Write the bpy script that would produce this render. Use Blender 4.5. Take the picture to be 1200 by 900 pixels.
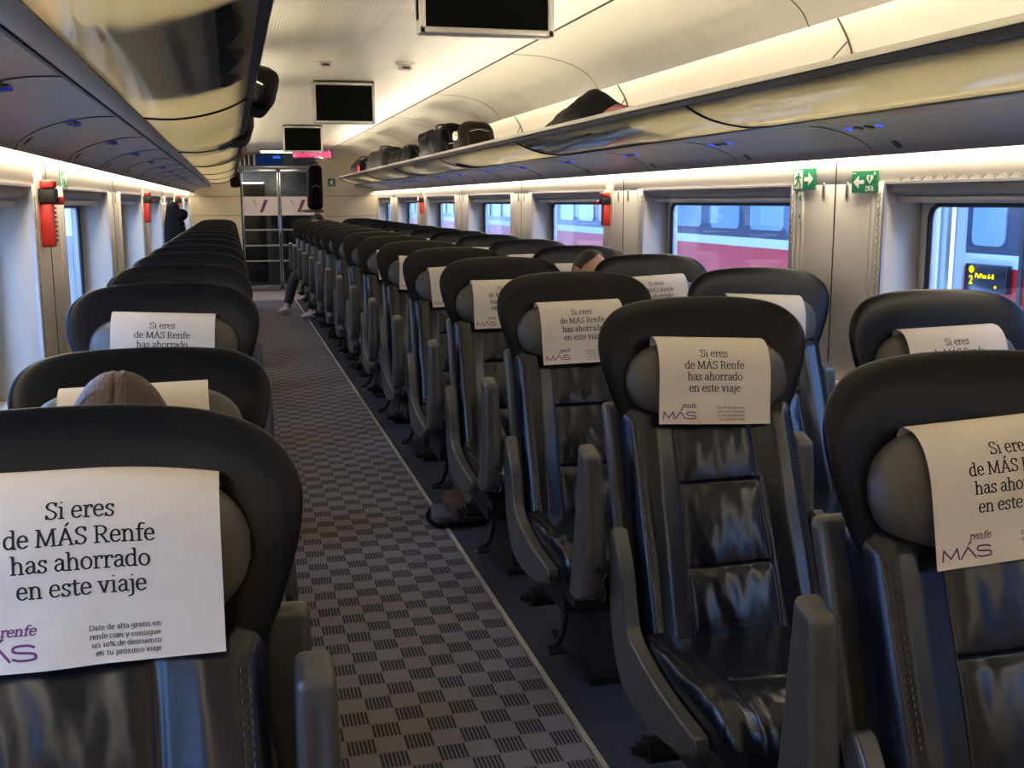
import bpy, bmesh, math, random
from mathutils import Vector, Matrix, noise
PI = math.pi
random.seed(7)
for o in list(bpy.data.objects): bpy.data.objects.remove(o)
S = bpy.context.scene
COL = S.collection

# ------------------------------------------------------------------ camera
FPX, PITCH, YAW, ROLL, CAMH = 1267.0, .1678, .2503, -.0043, 1.436
Fv = Vector((math.sin(YAW)*math.cos(PITCH), math.cos(YAW)*math.cos(PITCH), -math.sin(PITCH)))
Rv = Fv.cross(Vector((0, 0, 1))).normalized(); Uv = Rv.cross(Fv)
R2 = Rv*math.cos(ROLL)+Uv*math.sin(ROLL); U2 = -Rv*math.sin(ROLL)+Uv*math.cos(ROLL)
cd = bpy.data.cameras.new('camera'); cam = bpy.data.objects.new('camera', cd); COL.objects.link(cam)
cd.sensor_width = 36; cd.lens = FPX*36/1200; cd.clip_start = .02
M = Matrix((R2, U2, -Fv)).transposed().to_4x4(); M.translation = (0, 0, CAMH)
cam.matrix_world = M; S.camera = cam

# ------------------------------------------------------------------ world, exposure
W = bpy.data.worlds.new('world'); S.world = W; W.use_nodes = True
bg = W.node_tree.nodes['Background']; bg.inputs[0].default_value = (.40, .59, 1.0, 1); bg.inputs[1].default_value = 6.8
S.view_settings.view_transform = 'Standard'; S.view_settings.look = 'None'
S.view_settings.exposure = 0.42; S.view_settings.gamma = 1.0; S.view_settings.use_curve_mapping = False
WARM = (1.0, .87, .67)
WINDOW_LIGHT = 20.0      # light line over the windows
COVE_LIGHT = 44.0       # light line on the rack rails, aimed at the ceiling
BACK_LIGHT = 38.0       # light line hidden behind the ceiling edge

# ------------------------------------------------------------------ helpers
def prop(o, label=None, cat=None, group=None, kind=None):
    if label: o['label'] = label
    if cat: o['category'] = cat
    if group: o['group'] = group
    if kind: o['kind'] = kind
    return o
def thing(name, label, cat, loc=(0, 0, 0), rz=0, group=None):
    o = bpy.data.objects.new(name, None); COL.objects.link(o)
    o.location = loc; o.rotation_euler = (0, 0, rz); o.empty_display_size = .1
    return prop(o, label, cat, group)
def obj(name, me, mat=None, parent=None, loc=None):
    o = bpy.data.objects.new(name, me); COL.objects.link(o)
    if mat is not None and len(me.materials) == 0: me.materials.append(mat)
    if parent: o.parent = parent
    if loc: o.location = loc
    return o
def mesh(name, verts, faces, mat=None, smooth=False):
    me = bpy.data.meshes.new(name); me.from_pydata([tuple(v) for v in verts], [], faces); me.update()
    if smooth: me.polygons.foreach_set('use_smooth', [True]*len(me.polygons))
    if mat is not None: me.materials.append(mat)
    return me
def fix(me):
    b = bmesh.new(); b.from_mesh(me); bmesh.ops.recalc_face_normals(b, faces=b.faces); b.to_mesh(me); b.free(); return me
class MB:
    def __init__(s): s.v = []; s.f = []
    def add(s, vs, fs):
        n = len(s.v); s.v += [tuple(v) for v in vs]; s.f += [tuple(i+n for i in f) for f in fs]; return s
    def box(s, x0, x1, y0, y1, z0, z1):
        return s.add([(x0,y0,z0),(x1,y0,z0),(x1,y1,z0),(x0,y1,z0),(x0,y0,z1),(x1,y0,z1),(x1,y1,z1),(x0,y1,z1)],
                     [(0,3,2,1),(4,5,6,7),(0,1,5,4),(1,2,6,5),(2,3,7,6),(3,0,4,7)])
    def prism(s, poly, a0, a1, axis='y'):
        # poly: (p,q) points; axis y -> p=x,q=z ; axis x -> p=y,q=z ; axis z -> p=x,q=y
        def P(p, q, a): return (p, a, q) if axis == 'y' else (a, p, q) if axis == 'x' else (p, q, a)
        n = len(poly)
        vs = [P(p, q, a0) for p, q in poly]+[P(p, q, a1) for p, q in poly]
        return s.add(vs, [tuple(range(n-1, -1, -1)), tuple(range(n, 2*n))]+[(i, (i+1) % n, n+(i+1) % n, n+i) for i in range(n)])
    def sheet(s, prof, y0, y1, t=.004):
        # thin panel following profile (x,z) along y, thickness t (offset by normal)
        out = []
        for i, (x, z) in enumerate(prof):
            a = prof[max(0, i-1)]; b = prof[min(len(prof)-1, i+1)]
            dx, dz = b[0]-a[0], b[1]-a[1]; L = math.hypot(dx, dz) or 1
            out.append((x-dz/L*t, z+dx/L*t))
        return s.prism(list(prof)+out[::-1], y0, y1)
    def tube(s, pts, r, n=8, caps=True):
        pts = [Vector(p) for p in pts]; rs = r if isinstance(r, (list, tuple)) else [r]*len(pts)
        vs = []; fs = []; up = None
        for i, p in enumerate(pts):
            d = (pts[min(i+1, len(pts)-1)]-pts[max(i-1, 0)]).normalized()
            if up is None: up = Vector((0, 0, 1)) if abs(d.z) < .9 else Vector((1, 0, 0))
            a = d.cross(up).normalized(); b = a.cross(d).normalized(); up = b
            for k in range(n):
                t = 2*PI*k/n; vs.append(p+(a*math.cos(t)+b*math.sin(t))*rs[i])
        for i in range(len(pts)-1):
            for k in range(n): fs.append((i*n+k, i*n+(k+1) % n, (i+1)*n+(k+1) % n, (i+1)*n+k))
        if caps: fs += [tuple(range(n-1, -1, -1)), tuple(range((len(pts)-1)*n, len(pts)*n))]
        return s.add(vs, fs)
    def cyl(s, a, b, r, n=16): return s.tube([a, b], r, n)
    def build(s, name, mat=None, parent=None, smooth=False, bevel=0, segs=2, angle=30):
        me = mesh(name, s.v, s.f, mat, smooth); fix(me)
        if bevel:
            b = bmesh.new(); b.from_mesh(me)
            es = [e for e in b.edges if len(e.link_faces) == 2 and e.calc_face_angle(0) > math.radians(angle)]
            bmesh.ops.bevel(b, geom=es, offset=bevel, segments=segs, affect='EDGES', profile=.5, clamp_overlap=True)
            b.to_mesh(me); b.free()
            if smooth is not None: me.polygons.foreach_set('use_smooth', [True]*len(me.polygons)); 
        return obj(name, me, mat, parent)
def auto(o, deg=35):
    me = o.data; me.polygons.foreach_set('use_smooth', [True]*len(me.polygons))
    try: me.set_sharp_from_angle(angle=math.radians(deg))
    except Exception: pass
    return o
def roundbox(sx, sy, sz, r, n=(12, 12, 12), deform=None, ease=True):
    """box of full size sx,sy,sz with corner radius r, gridded faces; deform(p)->p"""
    h = (sx/2, sy/2, sz/2); ax = []
    for k in range(3):
        N = n[k]; m = [-1+2*i/N for i in range(N+1)]
        rr = min(r, h[k]*.999)/h[k]
        # concentrate samples in corners
        c = [-1, -1+rr*.25, -1+rr*.55, -1+rr*.85]; mid = [(-1+rr)+(2-2*rr)*i/max(1, N-6) for i in range(max(2, N-5))]
        ax.append(sorted(set([round(t, 6) for t in c+mid+[-t for t in c]])))
    idx = {}; vs = []; fs = []
    def V(a, b, c):
        key = (round(a, 6), round(b, 6), round(c, 6))
        if key in idx: return idx[key]
        p = Vector((a*h[0], b*h[1], c*h[2]))
        q = Vector([max(-(h[k]-min(r, h[k]*.999)), min(h[k]-min(r, h[k]*.999), p[k])) for k in range(3)])
        d = p-q
        if d.length > 1e-9:
            m = max(abs(d[k])/min(r, h[k]*.999) for k in range(3))
            dn = Vector([d[k]/min(r, h[k]*.999) for k in range(3)])
            dn = dn.normalized()*m
            p = q+Vector([dn[k]*min(r, h[k]*.999) for k in range(3)])
        if deform: p = Vector(deform(p))
        idx[key] = len(vs); vs.append(p); return idx[key]
    for (i, j, k) in ((0, 1, 2), (1, 2, 0), (2, 0, 1)):
        for s in (-1, 1):
            A, B = ax[i], ax[j]
            for a in range(len(A)-1):
                for b in range(len(B)-1):
                    q = []
                    for (u, v) in ((a, b), (a+1, b), (a+1, b+1), (a, b+1)):
                        c = [0, 0, 0]; c[i] = A[u]; c[j] = B[v]; c[k] = s; q.append(V(*c))
                    fs.append(tuple(q) if s > 0 else tuple(q[::-1]))
    return vs, fs
def rb(name, sx, sy, sz, r, mat, parent=None, n=(8, 8, 8), deform=None, at=(0, 0, 0), rot=None):
    vs, fs = roundbox(sx, sy, sz, r, n, deform)
    Mx = Matrix.Translation(at) @ (rot.to_4x4() if rot else Matrix())
    me = mesh(name, [Mx @ v for v in vs], fs, mat, True)
    return obj(name, me, mat, parent)
def catmull(pts, per=6, closed=False):
    out = []; n = len(pts)
    rng = range(n if closed else n-1)
    for i in rng:
        if closed: p0, p1, p2, p3 = [pts[(i+k) % n] for k in (-1, 0, 1, 2)]
        else: p0, p1, p2, p3 = pts[max(0, i-1)], pts[i], pts[i+1], pts[min(n-1, i+2)]
        for k in range(per):
            t = k/per
            out.append(tuple(.5*((2*b)+(-a+c)*t+(2*a-5*b+4*c-d)*t*t+(-a+3*b-3*c+d)*t**3) for a, b, c, d in zip(p0, p1, p2, p3)))
    if not closed: out.append(tuple(pts[-1]))
    return out
def nz(x, y, z, s=1.0): return noise.noise(Vector((x*s, y*s, z*s)))

# ------------------------------------------------------------------ materials
def mat(name, col, rough=.5, metal=0, bump=None, spec=.5, emit=None, coat=0, var=None, sheen=0, trans=0):
    m = bpy.data.materials.new(name); m.use_nodes = True; nt = m.node_tree; p = nt.nodes['Principled BSDF']
    p.inputs['Base Color'].default_value = (*col, 1); p.inputs['Roughness'].default_value = rough
    p.inputs['Metallic'].default_value = metal; p.inputs['Specular IOR Level'].default_value = spec
    if coat: p.inputs['Coat Weight'].default_value = coat; p.inputs['Coat Roughness'].default_value = .15
    if sheen: p.inputs['Sheen Weight'].default_value = sheen
    if emit: p.inputs['Emission Color'].default_value = (*emit[0], 1); p.inputs['Emission Strength'].default_value = emit[1]
    tc = nt.nodes.new('ShaderNodeTexCoord')
    if var:   # (scale, amount)
        n = nt.nodes.new('ShaderNodeTexNoise'); n.inputs['Scale'].default_value = var[0]; n.inputs['Detail'].default_value = 4
        nt.links.new(tc.outputs['Object'], n.inputs['Vector'])
        mx = nt.nodes.new('ShaderNodeMix'); mx.data_type = 'RGBA'
        mx.inputs['A'].default_value = (*[c*(1-var[1]) for c in col], 1); mx.inputs['B'].default_value = (*[min(1, c*(1+var[1])) for c in col], 1)
        nt.links.new(n.outputs['Fac'], mx.inputs['Factor']); nt.links.new(mx.outputs['Result'], p.inputs['Base Color'])
    if bump:  # (scale, strength, distance[, stretch xyz])
        n = nt.nodes.new('ShaderNodeTexNoise'); n.inputs['Scale'].default_value = bump[0]; n.inputs['Detail'].default_value = 5
        if len(bump) > 3:
            mp = nt.nodes.new('ShaderNodeMapping'); mp.inputs['Scale'].default_value = bump[3]
            nt.links.new(tc.outputs['Object'], mp.inputs['Vector']); nt.links.new(mp.outputs['Vector'], n.inputs['Vector'])
        else: nt.links.new(tc.outputs['Object'], n.inputs['Vector'])
        b = nt.nodes.new('ShaderNodeBump'); b.inputs['Strength'].default_value = bump[1]; b.inputs['Distance'].default_value = bump[2]
        nt.links.new(n.outputs['Fac'], b.inputs['Height']); nt.links.new(b.outputs['Normal'], p.inputs['Normal'])
    return m
def emis(name, col, st):
    m = bpy.data.materials.new(name); m.use_nodes = True; nt = m.node_tree; nt.nodes.clear()
    e = nt.nodes.new('ShaderNodeEmission'); e.inputs[0].default_value = (*col, 1); e.inputs[1].default_value = st
    o = nt.nodes.new('ShaderNodeOutputMaterial'); nt.links.new(e.outputs[0], o.inputs[0]); return m
def glass(name, tint, refl=1.0, rough=.0):
    m = bpy.data.materials.new(name); m.use_nodes = True; nt = m.node_tree; nt.nodes.clear()
    t = nt.nodes.new('ShaderNodeBsdfTransparent'); t.inputs[0].default_value = (*tint, 1)
    g = nt.nodes.new('ShaderNodeBsdfGlossy'); g.inputs['Roughness'].default_value = rough; g.inputs[0].default_value = (refl, refl, refl, 1)
    ge = nt.nodes.new('ShaderNodeNewGeometry'); dt = nt.nodes.new('ShaderNodeVectorMath'); dt.operation = 'DOT_PRODUCT'
    nt.links.new(ge.outputs['Normal'], dt.inputs[0]); nt.links.new(ge.outputs['Incoming'], dt.inputs[1])
    def mm(op, a, b):
        n_ = nt.nodes.new('ShaderNodeMath'); n_.operation = op
        for k_, v_ in ((0, a), (1, b)):
            if isinstance(v_, (int, float)): n_.inputs[k_].default_value = v_
            elif v_ is not None: nt.links.new(v_, n_.inputs[k_])
        return n_.outputs[0]
    f = mm('ADD', mm('MULTIPLY', mm('POWER', mm('SUBTRACT', 1.0, mm('ABSOLUTE', dt.outputs['Value'], 0)), 5.0), .9), .04)
    x = nt.nodes.new('ShaderNodeMixShader'); o = nt.nodes.new('ShaderNodeOutputMaterial')
    nt.links.new(f, x.inputs[0]); nt.links.new(t.outputs[0], x.inputs[1]); nt.links.new(g.outputs[0], x.inputs[2]); nt.links.new(x.outputs[0], o.inputs[0])
    return m
LEATHER = mat('black_leather', (.0035, .0045, .009), .25, bump=(90, .10, .002), spec=.40)
LEATHER_W = mat('headrest_leather', (.0045, .005, .008), .34, bump=(110, .12, .002), spec=.20)
PILLOW = mat('grey_leather', (.062, .058, .050), .42, bump=(140, .15, .002))
STITCH = mat('stitching', (.045, .043, .04), .7)
PLASTIC = mat('grey_plastic', (.052, .050, .049), .34, bump=(400, .12, .0008))
BLACKP = mat('black_plastic', (.008, .008, .008), .5)
DARKM = mat('dark_metal', (.03, .03, .03), .4, .6)
CHROME = mat('bright_steel', (.6, .6, .6), .2, 1)
PAPER = mat('paper_cover', (.62, .56, .48), .85, bump=(60, .35, .003), var=(18, .06), spec=.1)
INK = mat('black_ink', (.03, .028, .026), .8, spec=.1)
PURPLE = mat('purple_ink', (.16, .05, .14), .8, spec=.1)
WALLM = mat('cream_wall_panel', (.66, .60, .51), .42, bump=(3, .05, .01))
HEADER = mat('window_header', (.66, .61, .52), .4)
GROOVE = mat('dark_groove', (.05, .045, .04), .7)
SILVER = mat('silver_frame', (.5, .49, .47), .35, .5)
GREYP = mat('grey_service_panel', (.25, .23, .225), .38, bump=(2, .05, .01))
DARKTRIM = mat('dark_rubber_trim', (.015, .015, .016), .5)
RAIL = mat('satin_rail', (.55, .53, .48), .3, .6)
BACKP = mat('rack_back_panel', (.46, .43, .37), .42)
BLIND = mat('blind_fabric', (.30, .28, .26), .6)
RED = mat('signal_red', (.65, .03, .02), .4)
GREEN = mat('sign_green', (.0, .20, .07), .5)
SIGNW = mat('sign_white', (.80, .80, .66), .5)
GLASSW = glass('window_glass', (.80, .90, 1.0))
GLASSD = glass('door_glass', (.80, .84, .86))
BAGK = mat('black_nylon', (.006, .006, .007), .6, bump=(300, .3, .001), var=(8, .3), spec=.06)
BAGB = mat('brown_nylon', (.018, .013, .010), .6, bump=(300, .3, .001), var=(8, .3), spec=.08)
# carpet: checker of plain and striped blocks
def carpet():
    m = bpy.data.materials.new('aisle_carpet'); m.use_nodes = True; nt = m.node_tree; p = nt.nodes['Principled BSDF']
    N = nt.nodes.new; L = nt.links.new
    tc = N('ShaderNodeTexCoord'); sp = N('ShaderNodeSeparateXYZ'); L(tc.outputs['Object'], sp.inputs[0])
    def mth(op, a, b=None, c=None):
        n = N('ShaderNodeMath'); n.operation = op
        for k, v in enumerate((a, b, c)):
            if v is None: continue
            if isinstance(v, (int, float)): n.inputs[k].default_value = v
            else: L(v, n.inputs[k])
        return n.outputs[0]
    bx = mth('FLOOR', mth('DIVIDE', sp.outputs[0], .0775)); by = mth('FLOOR', mth('DIVIDE', sp.outputs[1], .083))
    par = mth('FLOORED_MODULO', mth('ADD', bx, by), 2.0)
    fx = mth('FRACT', mth('DIVIDE', sp.outputs[0], .0775)); fy = mth('FRACT', mth('DIVIDE', sp.outputs[1], .083))
    st = mth('GREATER_THAN', mth('FRACT', mth('ADD', mth('MULTIPLY', fx, 7.0), .25)), .52)
    iny = mth('LESS_THAN', mth('ABSOLUTE', mth('SUBTRACT', fy, .5)), .45)
    dark = mth('MULTIPLY', mth('MULTIPLY', st, iny), par)
    n = N('ShaderNodeTexNoise'); n.inputs['Scale'].default_value = 260; n.inputs['Detail'].default_value = 3; L(tc.outputs['Object'], n.inputs['Vector'])
    n2 = N('ShaderNodeTexNoise'); n2.inputs['Scale'].default_value = 4; L(tc.outputs['Object'], n2.inputs['Vector'])
    mx = N('ShaderNodeMix'); mx.data_type = 'RGBA'; mx.inputs['A'].default_value = (.165, .145, .150, 1); mx.inputs['B'].default_value = (.020, .018, .025, 1)
    L(dark, mx.inputs['Factor'])
    br = mth('ADD', mth('MULTIPLY', n.outputs[0], 1.5), mth('ADD', mth('MULTIPLY', n2.outputs[0], .4), .05))
    br = mth('MULTIPLY', br, mth('SUBTRACT', 1.0, mth('MULTIPLY', par, .22)))
    mul = N('ShaderNodeVectorMath'); mul.operation = 'SCALE'; L(mx.outputs['Result'], mul.inputs[0]); L(br, mul.inputs['Scale'])
    L(mul.outputs[0], p.inputs['Base Color']); p.inputs['Roughness'].default_value = .9; p.inputs['Specular IOR Level'].default_value = .15
    b = N('ShaderNodeBump'); b.inputs['Strength'].default_value = .5; b.inputs['Distance'].default_value = .004; L(n.outputs[0], b.inputs['Height']); L(b.outputs['Normal'], p.inputs['Normal'])
    return m
CARPET = carpet()
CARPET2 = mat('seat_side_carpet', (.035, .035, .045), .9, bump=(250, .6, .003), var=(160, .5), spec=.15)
VINYL = mat('vestibule_vinyl', (.36, .30, .29), .4, var=(60, .15))
def ceiling_mat():
    m = mat('ceiling_panel', (.70, .66, .55), .30)
    nt = m.node_tree; p = nt.nodes['Principled BSDF']; N = nt.nodes.new; L = nt.links.new
    tc = N('ShaderNodeTexCoord'); mp = N('ShaderNodeMapping'); mp.inputs['Scale'].default_value = (.45, 2.6, .3); L(tc.outputs['Object'], mp.inputs[0])
    n = N('ShaderNodeTexNoise'); n.inputs['Scale'].default_value = 1.1; n.inputs['Detail'].default_value = 2; L(mp.outputs[0], n.inputs['Vector'])
    b = N('ShaderNodeBump'); b.inputs['Strength'].default_value = .6; b.inputs['Distance'].default_value = .06; L(n.outputs[0], b.inputs['Height']); L(b.outputs[0], p.inputs['Normal'])
    return m
CEIL = ceiling_mat()
def perforated():
    m = mat('perforated_ceiling', (.68, .64, .53), .35)
    nt = m.node_tree; p = nt.nodes['Principled BSDF']; N = nt.nodes.new; L = nt.links.new
    tc = N('ShaderNodeTexCoord'); w = N('ShaderNodeTexWave'); w.wave_type = 'BANDS'; w.bands_direction = 'X'; w.inputs['Scale'].default_value = 22; L(tc.outputs['Object'], w.inputs['Vector'])
    v = N('ShaderNodeTexVoronoi'); v.inputs['Scale'].default_value = 70; v.inputs['Randomness'].default_value = 0; L(tc.outputs['Object'], v.inputs['Vector'])
    r = N('ShaderNodeValToRGB'); r.color_ramp.elements[0].position = .16; r.color_ramp.elements[0].color = (.32, .29, .23, 1); r.color_ramp.elements[1].position = .24; r.color_ramp.elements[1].color = (.70, .66, .55, 1)
    mp = N('ShaderNodeMapping'); mp.inputs['Scale'].default_value = (.45, 2.6, .3); L(tc.outputs['Object'], mp.inputs[0]); n2 = N('ShaderNodeTexNoise'); n2.inputs['Scale'].default_value = 1.1; L(mp.outputs[0], n2.inputs['Vector']); b2 = N('ShaderNodeBump'); b2.inputs['Strength'].default_value = .6; b2.inputs['Distance'].default_value = .06; L(n2.outputs['Fac'], b2.inputs['Height'])
    L(v.outputs['Distance'], r.inputs[0]); L(r.outputs[0], p.inputs['Base Color'])
    b = N('ShaderNodeBump'); b.inputs['Strength'].default_value = .3; b.inputs['Distance'].default_value = .004; L(b2.outputs[0], b.inputs['Normal']); L(w.outputs[0], b.inputs['Height']); L(b.outputs[0], p.inputs['Normal'])
    return m
PERF = perforated()
def shelf_mat():
    m = bpy.data.materials.new('frosted_shelf_glass'); m.use_nodes = True; nt = m.node_tree; p = nt.nodes['Principled BSDF']
    p.inputs['Base Color'].default_value = (.70, .67, .55, 1); p.inputs['Roughness'].default_value = .09; p.inputs['Metallic'].default_value = .55
    N = nt.nodes.new; L = nt.links.new
    tr = N('ShaderNodeBsdfTranslucent'); tr.inputs[0].default_value = (.96, .93, .78, 1)
    mx = N('ShaderNodeMixShader'); mx.inputs[0].default_value = .70
    out = [n for n in nt.nodes if n.type == 'OUTPUT_MATERIAL'][0]
    L(p.outputs[0], mx.inputs[1]); L(tr.outputs[0], mx.inputs[2]); L(mx.outputs[0], out.inputs[0])
    tc = N('ShaderNodeTexCoord'); n = N('ShaderNodeTexNoise'); n.inputs['Scale'].default_value = 1.5; L(tc.outputs['Object'], n.inputs['Vector'])
    b = N('ShaderNodeBump'); b.inputs['Strength'].default_value = .12; b.inputs['Distance'].default_value = .03; L(n.outputs[0], b.inputs['Height']); L(b.outputs[0], p.inputs['Normal'])
    return m
SHELF = shelf_mat()
LW = emis('window_light', WARM, WINDOW_LIGHT); LC = emis('cove_light', WARM, COVE_LIGHT); LB = emis('back_light', WARM, BACK_LIGHT)
BLUELED = emis('blue_led', (.05, .08, 1.0), 1.6); AMBER = emis('amber_led', (1.0, .55, .0), 3.0); PINK = emis('pink_led', (1.0, .02, .12), 4.0)
# ================================================================== SETTING
XL, XR, CX = -.62, 2.13, .755
Y0, YD = -2.6, 18.1
def mir(p): return (2*CX-p[0], p[1])
WZ0, WZ1, DEP = .80, 1.49, .15
winR = [(1.666+2.2214*k, 3.256+2.2214*k) for k in range(-1, 7)]
winR[-1] = (winR[-1][0], 16.35)
winL = [(2.22+2.2214*k, 3.77+2.2214*k) for k in range(-1, 7)]
def side_wall(name, x, sgn, wins, yend):
    b = MB(); a, c = sorted((x, x+sgn*DEP))
    b.box(a, c, Y0, yend, 0, WZ0)
    b.box(a, c, Y0, yend, WZ1, 1.74)
    ys = [Y0]+[y for w in wins for y in w]+[yend]
    for i in range(0, len(ys), 2):
        if ys[i+1]-ys[i] > .02: b.box(a, c, ys[i], ys[i+1], WZ0, WZ1)
    # fluted mouldings at the pillar edges and a shallow ledge under the windows
    for i in range(0, len(ys), 2):
        y0, y1 = ys[i], ys[i+1]
        if y1-y0 < .3: continue
        for k, (o, h, w) in enumerate(((.010, .008, .026), (.050, .006, .020), (.085, .004, .012))):
            for yy in (y0+o, y1-o-w):
                b.box(min(x-sgn*h, x+sgn*.01), max(x-sgn*h, x+sgn*.01), yy, yy+w, WZ0-.02, WZ1+.005)
    b.box(min(x-sgn*.03, x+sgn*.02), max(x-sgn*.03, x+sgn*.02), Y0, yend, WZ0-.05, WZ0-.02)
    return prop(b.build(name, WALLM, bevel=.002, segs=1), kind='structure')
side_wall('wall_right', XR, 1, winR, YD); side_wall('wall_left', XL, -1, winL, YD)
prop(MB().box(XL-.15, XR+.15, Y0-.1, Y0, 0, 2.4).build('wall_back', WALLM), kind='structure')
b = MB(); b.box(XL-.15, .865, Y0, 16.4, -.06, 0); prop(b.build('floor', CARPET), kind='structure')
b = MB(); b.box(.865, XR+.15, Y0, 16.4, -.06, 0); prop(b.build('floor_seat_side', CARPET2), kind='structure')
b = MB(); b.box(XL-.15, XR+.15, 16.4, YD, -.06, .001); prop(b.build('floor_door_end', VINYL), kind='structure')
b = MB(); b.box(.858, .872, Y0, 16.4, 0, .006); prop(b.build('trim_1', mat('brass_strip', (.62, .56, .40), .35, .5)), kind='structure')
# ceiling: perforated flat centre, smooth curved side panels ending in a drooped edge
cz = [(.755, 2.225), (1.0, 2.220), (1.25, 2.208), (1.44, 2.19)]
side = catmull([(1.447, 2.19), (1.63, 2.18), (1.79, 2.14), (1.89, 2.075), (1.93, 2.015)], 6)
b = MB(); b.sheet([mir(p) for p in cz[::-1]]+cz[1:], Y0, YD, .02); prop(auto(b.build('ceiling', PERF)), kind='structure')
b = MB(); b.sheet(side, Y0, YD, .012); prop(auto(b.build('ceiling_side_right', CEIL)), kind='structure')
b = MB(); b.sheet([mir(p) for p in side][::-1], Y0, YD, .012); prop(auto(b.build('ceiling_side_left', CEIL)), kind='structure')
# roof above, closes the car
b = MB(); b.box(XL-.15, XR+.15, Y0-.1, YD+2.2, 2.36, 2.40); prop(b.build('ceiling_roof', WALLM), kind='structure')
# panel seams
b = MB()
for sgn in (0, 1):
    f = (lambda p: mir(p)) if sgn else (lambda p: p)
    for k in range(8):
        y = 1.25+2.2*k
        q = [(x, z-.0015) for x, z in side]
        q = [f(p) for p in q];
        if sgn: q = q[::-1]
        b.sheet(q, y, y+.006, .002)
    x0, x1 = sorted((f((1.4385, 0))[0], f((1.4485, 0))[0])); b.box(x0, x1, Y0, YD, 2.186, 2.192)
prop(b.build('trim_2', GROOVE), kind='structure')
# back panel behind the rack, joint ribs
bp = catmull([(1.985, 2.20), (2.02, 2.08), (2.085, 1.97), (2.115, 1.86), (2.12, 1.74)], 6)
for nm, f in (('right', lambda p: p), ('left', mir)):
    q = [f(p) for p in bp]
    if nm == 'right': q = q[::-1]
    b = MB(); b.sheet(q[::-1], Y0, YD-.05, .01); prop(auto(b.build('wall_upper_'+nm, BACKP)), kind='structure')
b = MB()
for f in (lambda p: p, mir):
    for k in range(8):
        y = 1.25+2.2*k; off = -1 if f((0, 0))[0] == 0 else 1
        q = [f((x-.004, z)) for x, z in bp]
        for a, c in zip(q[:-1], q[1:]):
            b.tube([(a[0], y, a[1]), (c[0], y, c[1])], .0035, 5, False)
    for k in range(8):   # slanting brace fold by each joint
        y = 1.25+2.2*k; a = f((2.075, 1.97)); c = f((2.105, 1.80))
        b.tube([(a[0], y, a[1]), (c[0], y+.42, c[1])], .003, 5, False)
prop(b.build('trim_3', GROOVE), kind='structure')
# grey service panel between rack and windows (structure of the wall)
sp = catmull([(1.80, 1.672), (1.88, 1.668), (1.98, 1.645), (2.05, 1.610), (2.075, 1.578)], 5)
for nm, f in (('right', lambda p: p), ('left', mir)):
    q = [f(p) for p in sp]
    if nm == 'left': q = q[::-1]
    b = MB(); b.sheet(q, Y0, YD-.05, .012)
    prop(auto(b.build('wall_service_panel_'+nm, GREYP)), kind='structure')
b = MB()
for f in (lambda p: p, mir):
    for k in range(17):
        y = 1.0+1.0*k+.25
        for a, c in zip(sp[:-1], sp[1:]):
            a2, c2 = f((a[0], a[1]-.001)), f((c[0], c[1]-.001)); b.tube([(a2[0], y, a2[1]), (c2[0], y, c2[1])], .0014, 4, False)
    x0, x1 = sorted((f((1.805, 0))[0], f((1.797, 0))[0])); b.box(x0, x1, Y0, YD-.05, 1.667, 1.675)
prop(b.build('trim_4', mat('panel_seam', (.045, .042, .044), .5)), kind='structure')
# light lines ------------------------------------------------------------
def light_line(name, pts, matl, label, y0=Y0, y1=YD-.1):
    t = thing(name, label, 'light', (0, 0, 0))
    (xa, za), (xb, zb) = pts
    b = MB(); b.prism([(xa, za), (xb, zb), (xb+(.006 if xb > xa else -.006)*0, zb+.006), (xa, za+.006)], y0, y1); b.build('diffuser', matl, t)
    return t
for nm, f in (('right', lambda p: p), ('left', mir)):
    a, c = f((2.082, 1.594)), f((2.122, 1.594))
    t = thing('light_strip', 'warm light line shining down on the %s window headers' % nm, 'light')
    MB().box(min(a[0], c[0]), max(a[0], c[0]), Y0, YD-.1, 1.590, 1.596).build('diffuser', LW, t)
    MB().box(min(a[0], c[0]), max(a[0], c[0]), Y0, YD-.1, 1.597, 1.612).build('housing', SILVER, t)
    a, c = f((1.462, 0)), f((1.486, 0))
    t = thing('light_strip', 'warm uplight line lying in the front rail of the %s rack' % nm, 'light')
    MB().prism([f((1.459, 1.762)), f((1.479, 1.7805)), f((1.4805, 1.779)), f((1.4605, 1.7605))], Y0, 15.0).build('diffuser', LC, t)
    MB().prism([f((1.460, 1.7575)), f((1.482, 1.778)), f((1.490, 1.778)), f((1.490, 1.7575))], Y0, 15.0).build('housing', SILVER, t)
    a, c = f((1.935, 0)), f((1.962, 0))
    t = thing('light_strip', 'warm light line tucked behind the %s ceiling edge' % nm, 'light')
    MB().box(min(a[0], c[0]), max(a[0], c[0]), Y0, YD-.1, 2.085, 2.089).build('diffuser', LB, t)
    MB().box(min(a[0], c[0]), max(a[0], c[0]), Y0, YD-.1, 2.090, 2.10).build('housing', SILVER, t)
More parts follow.
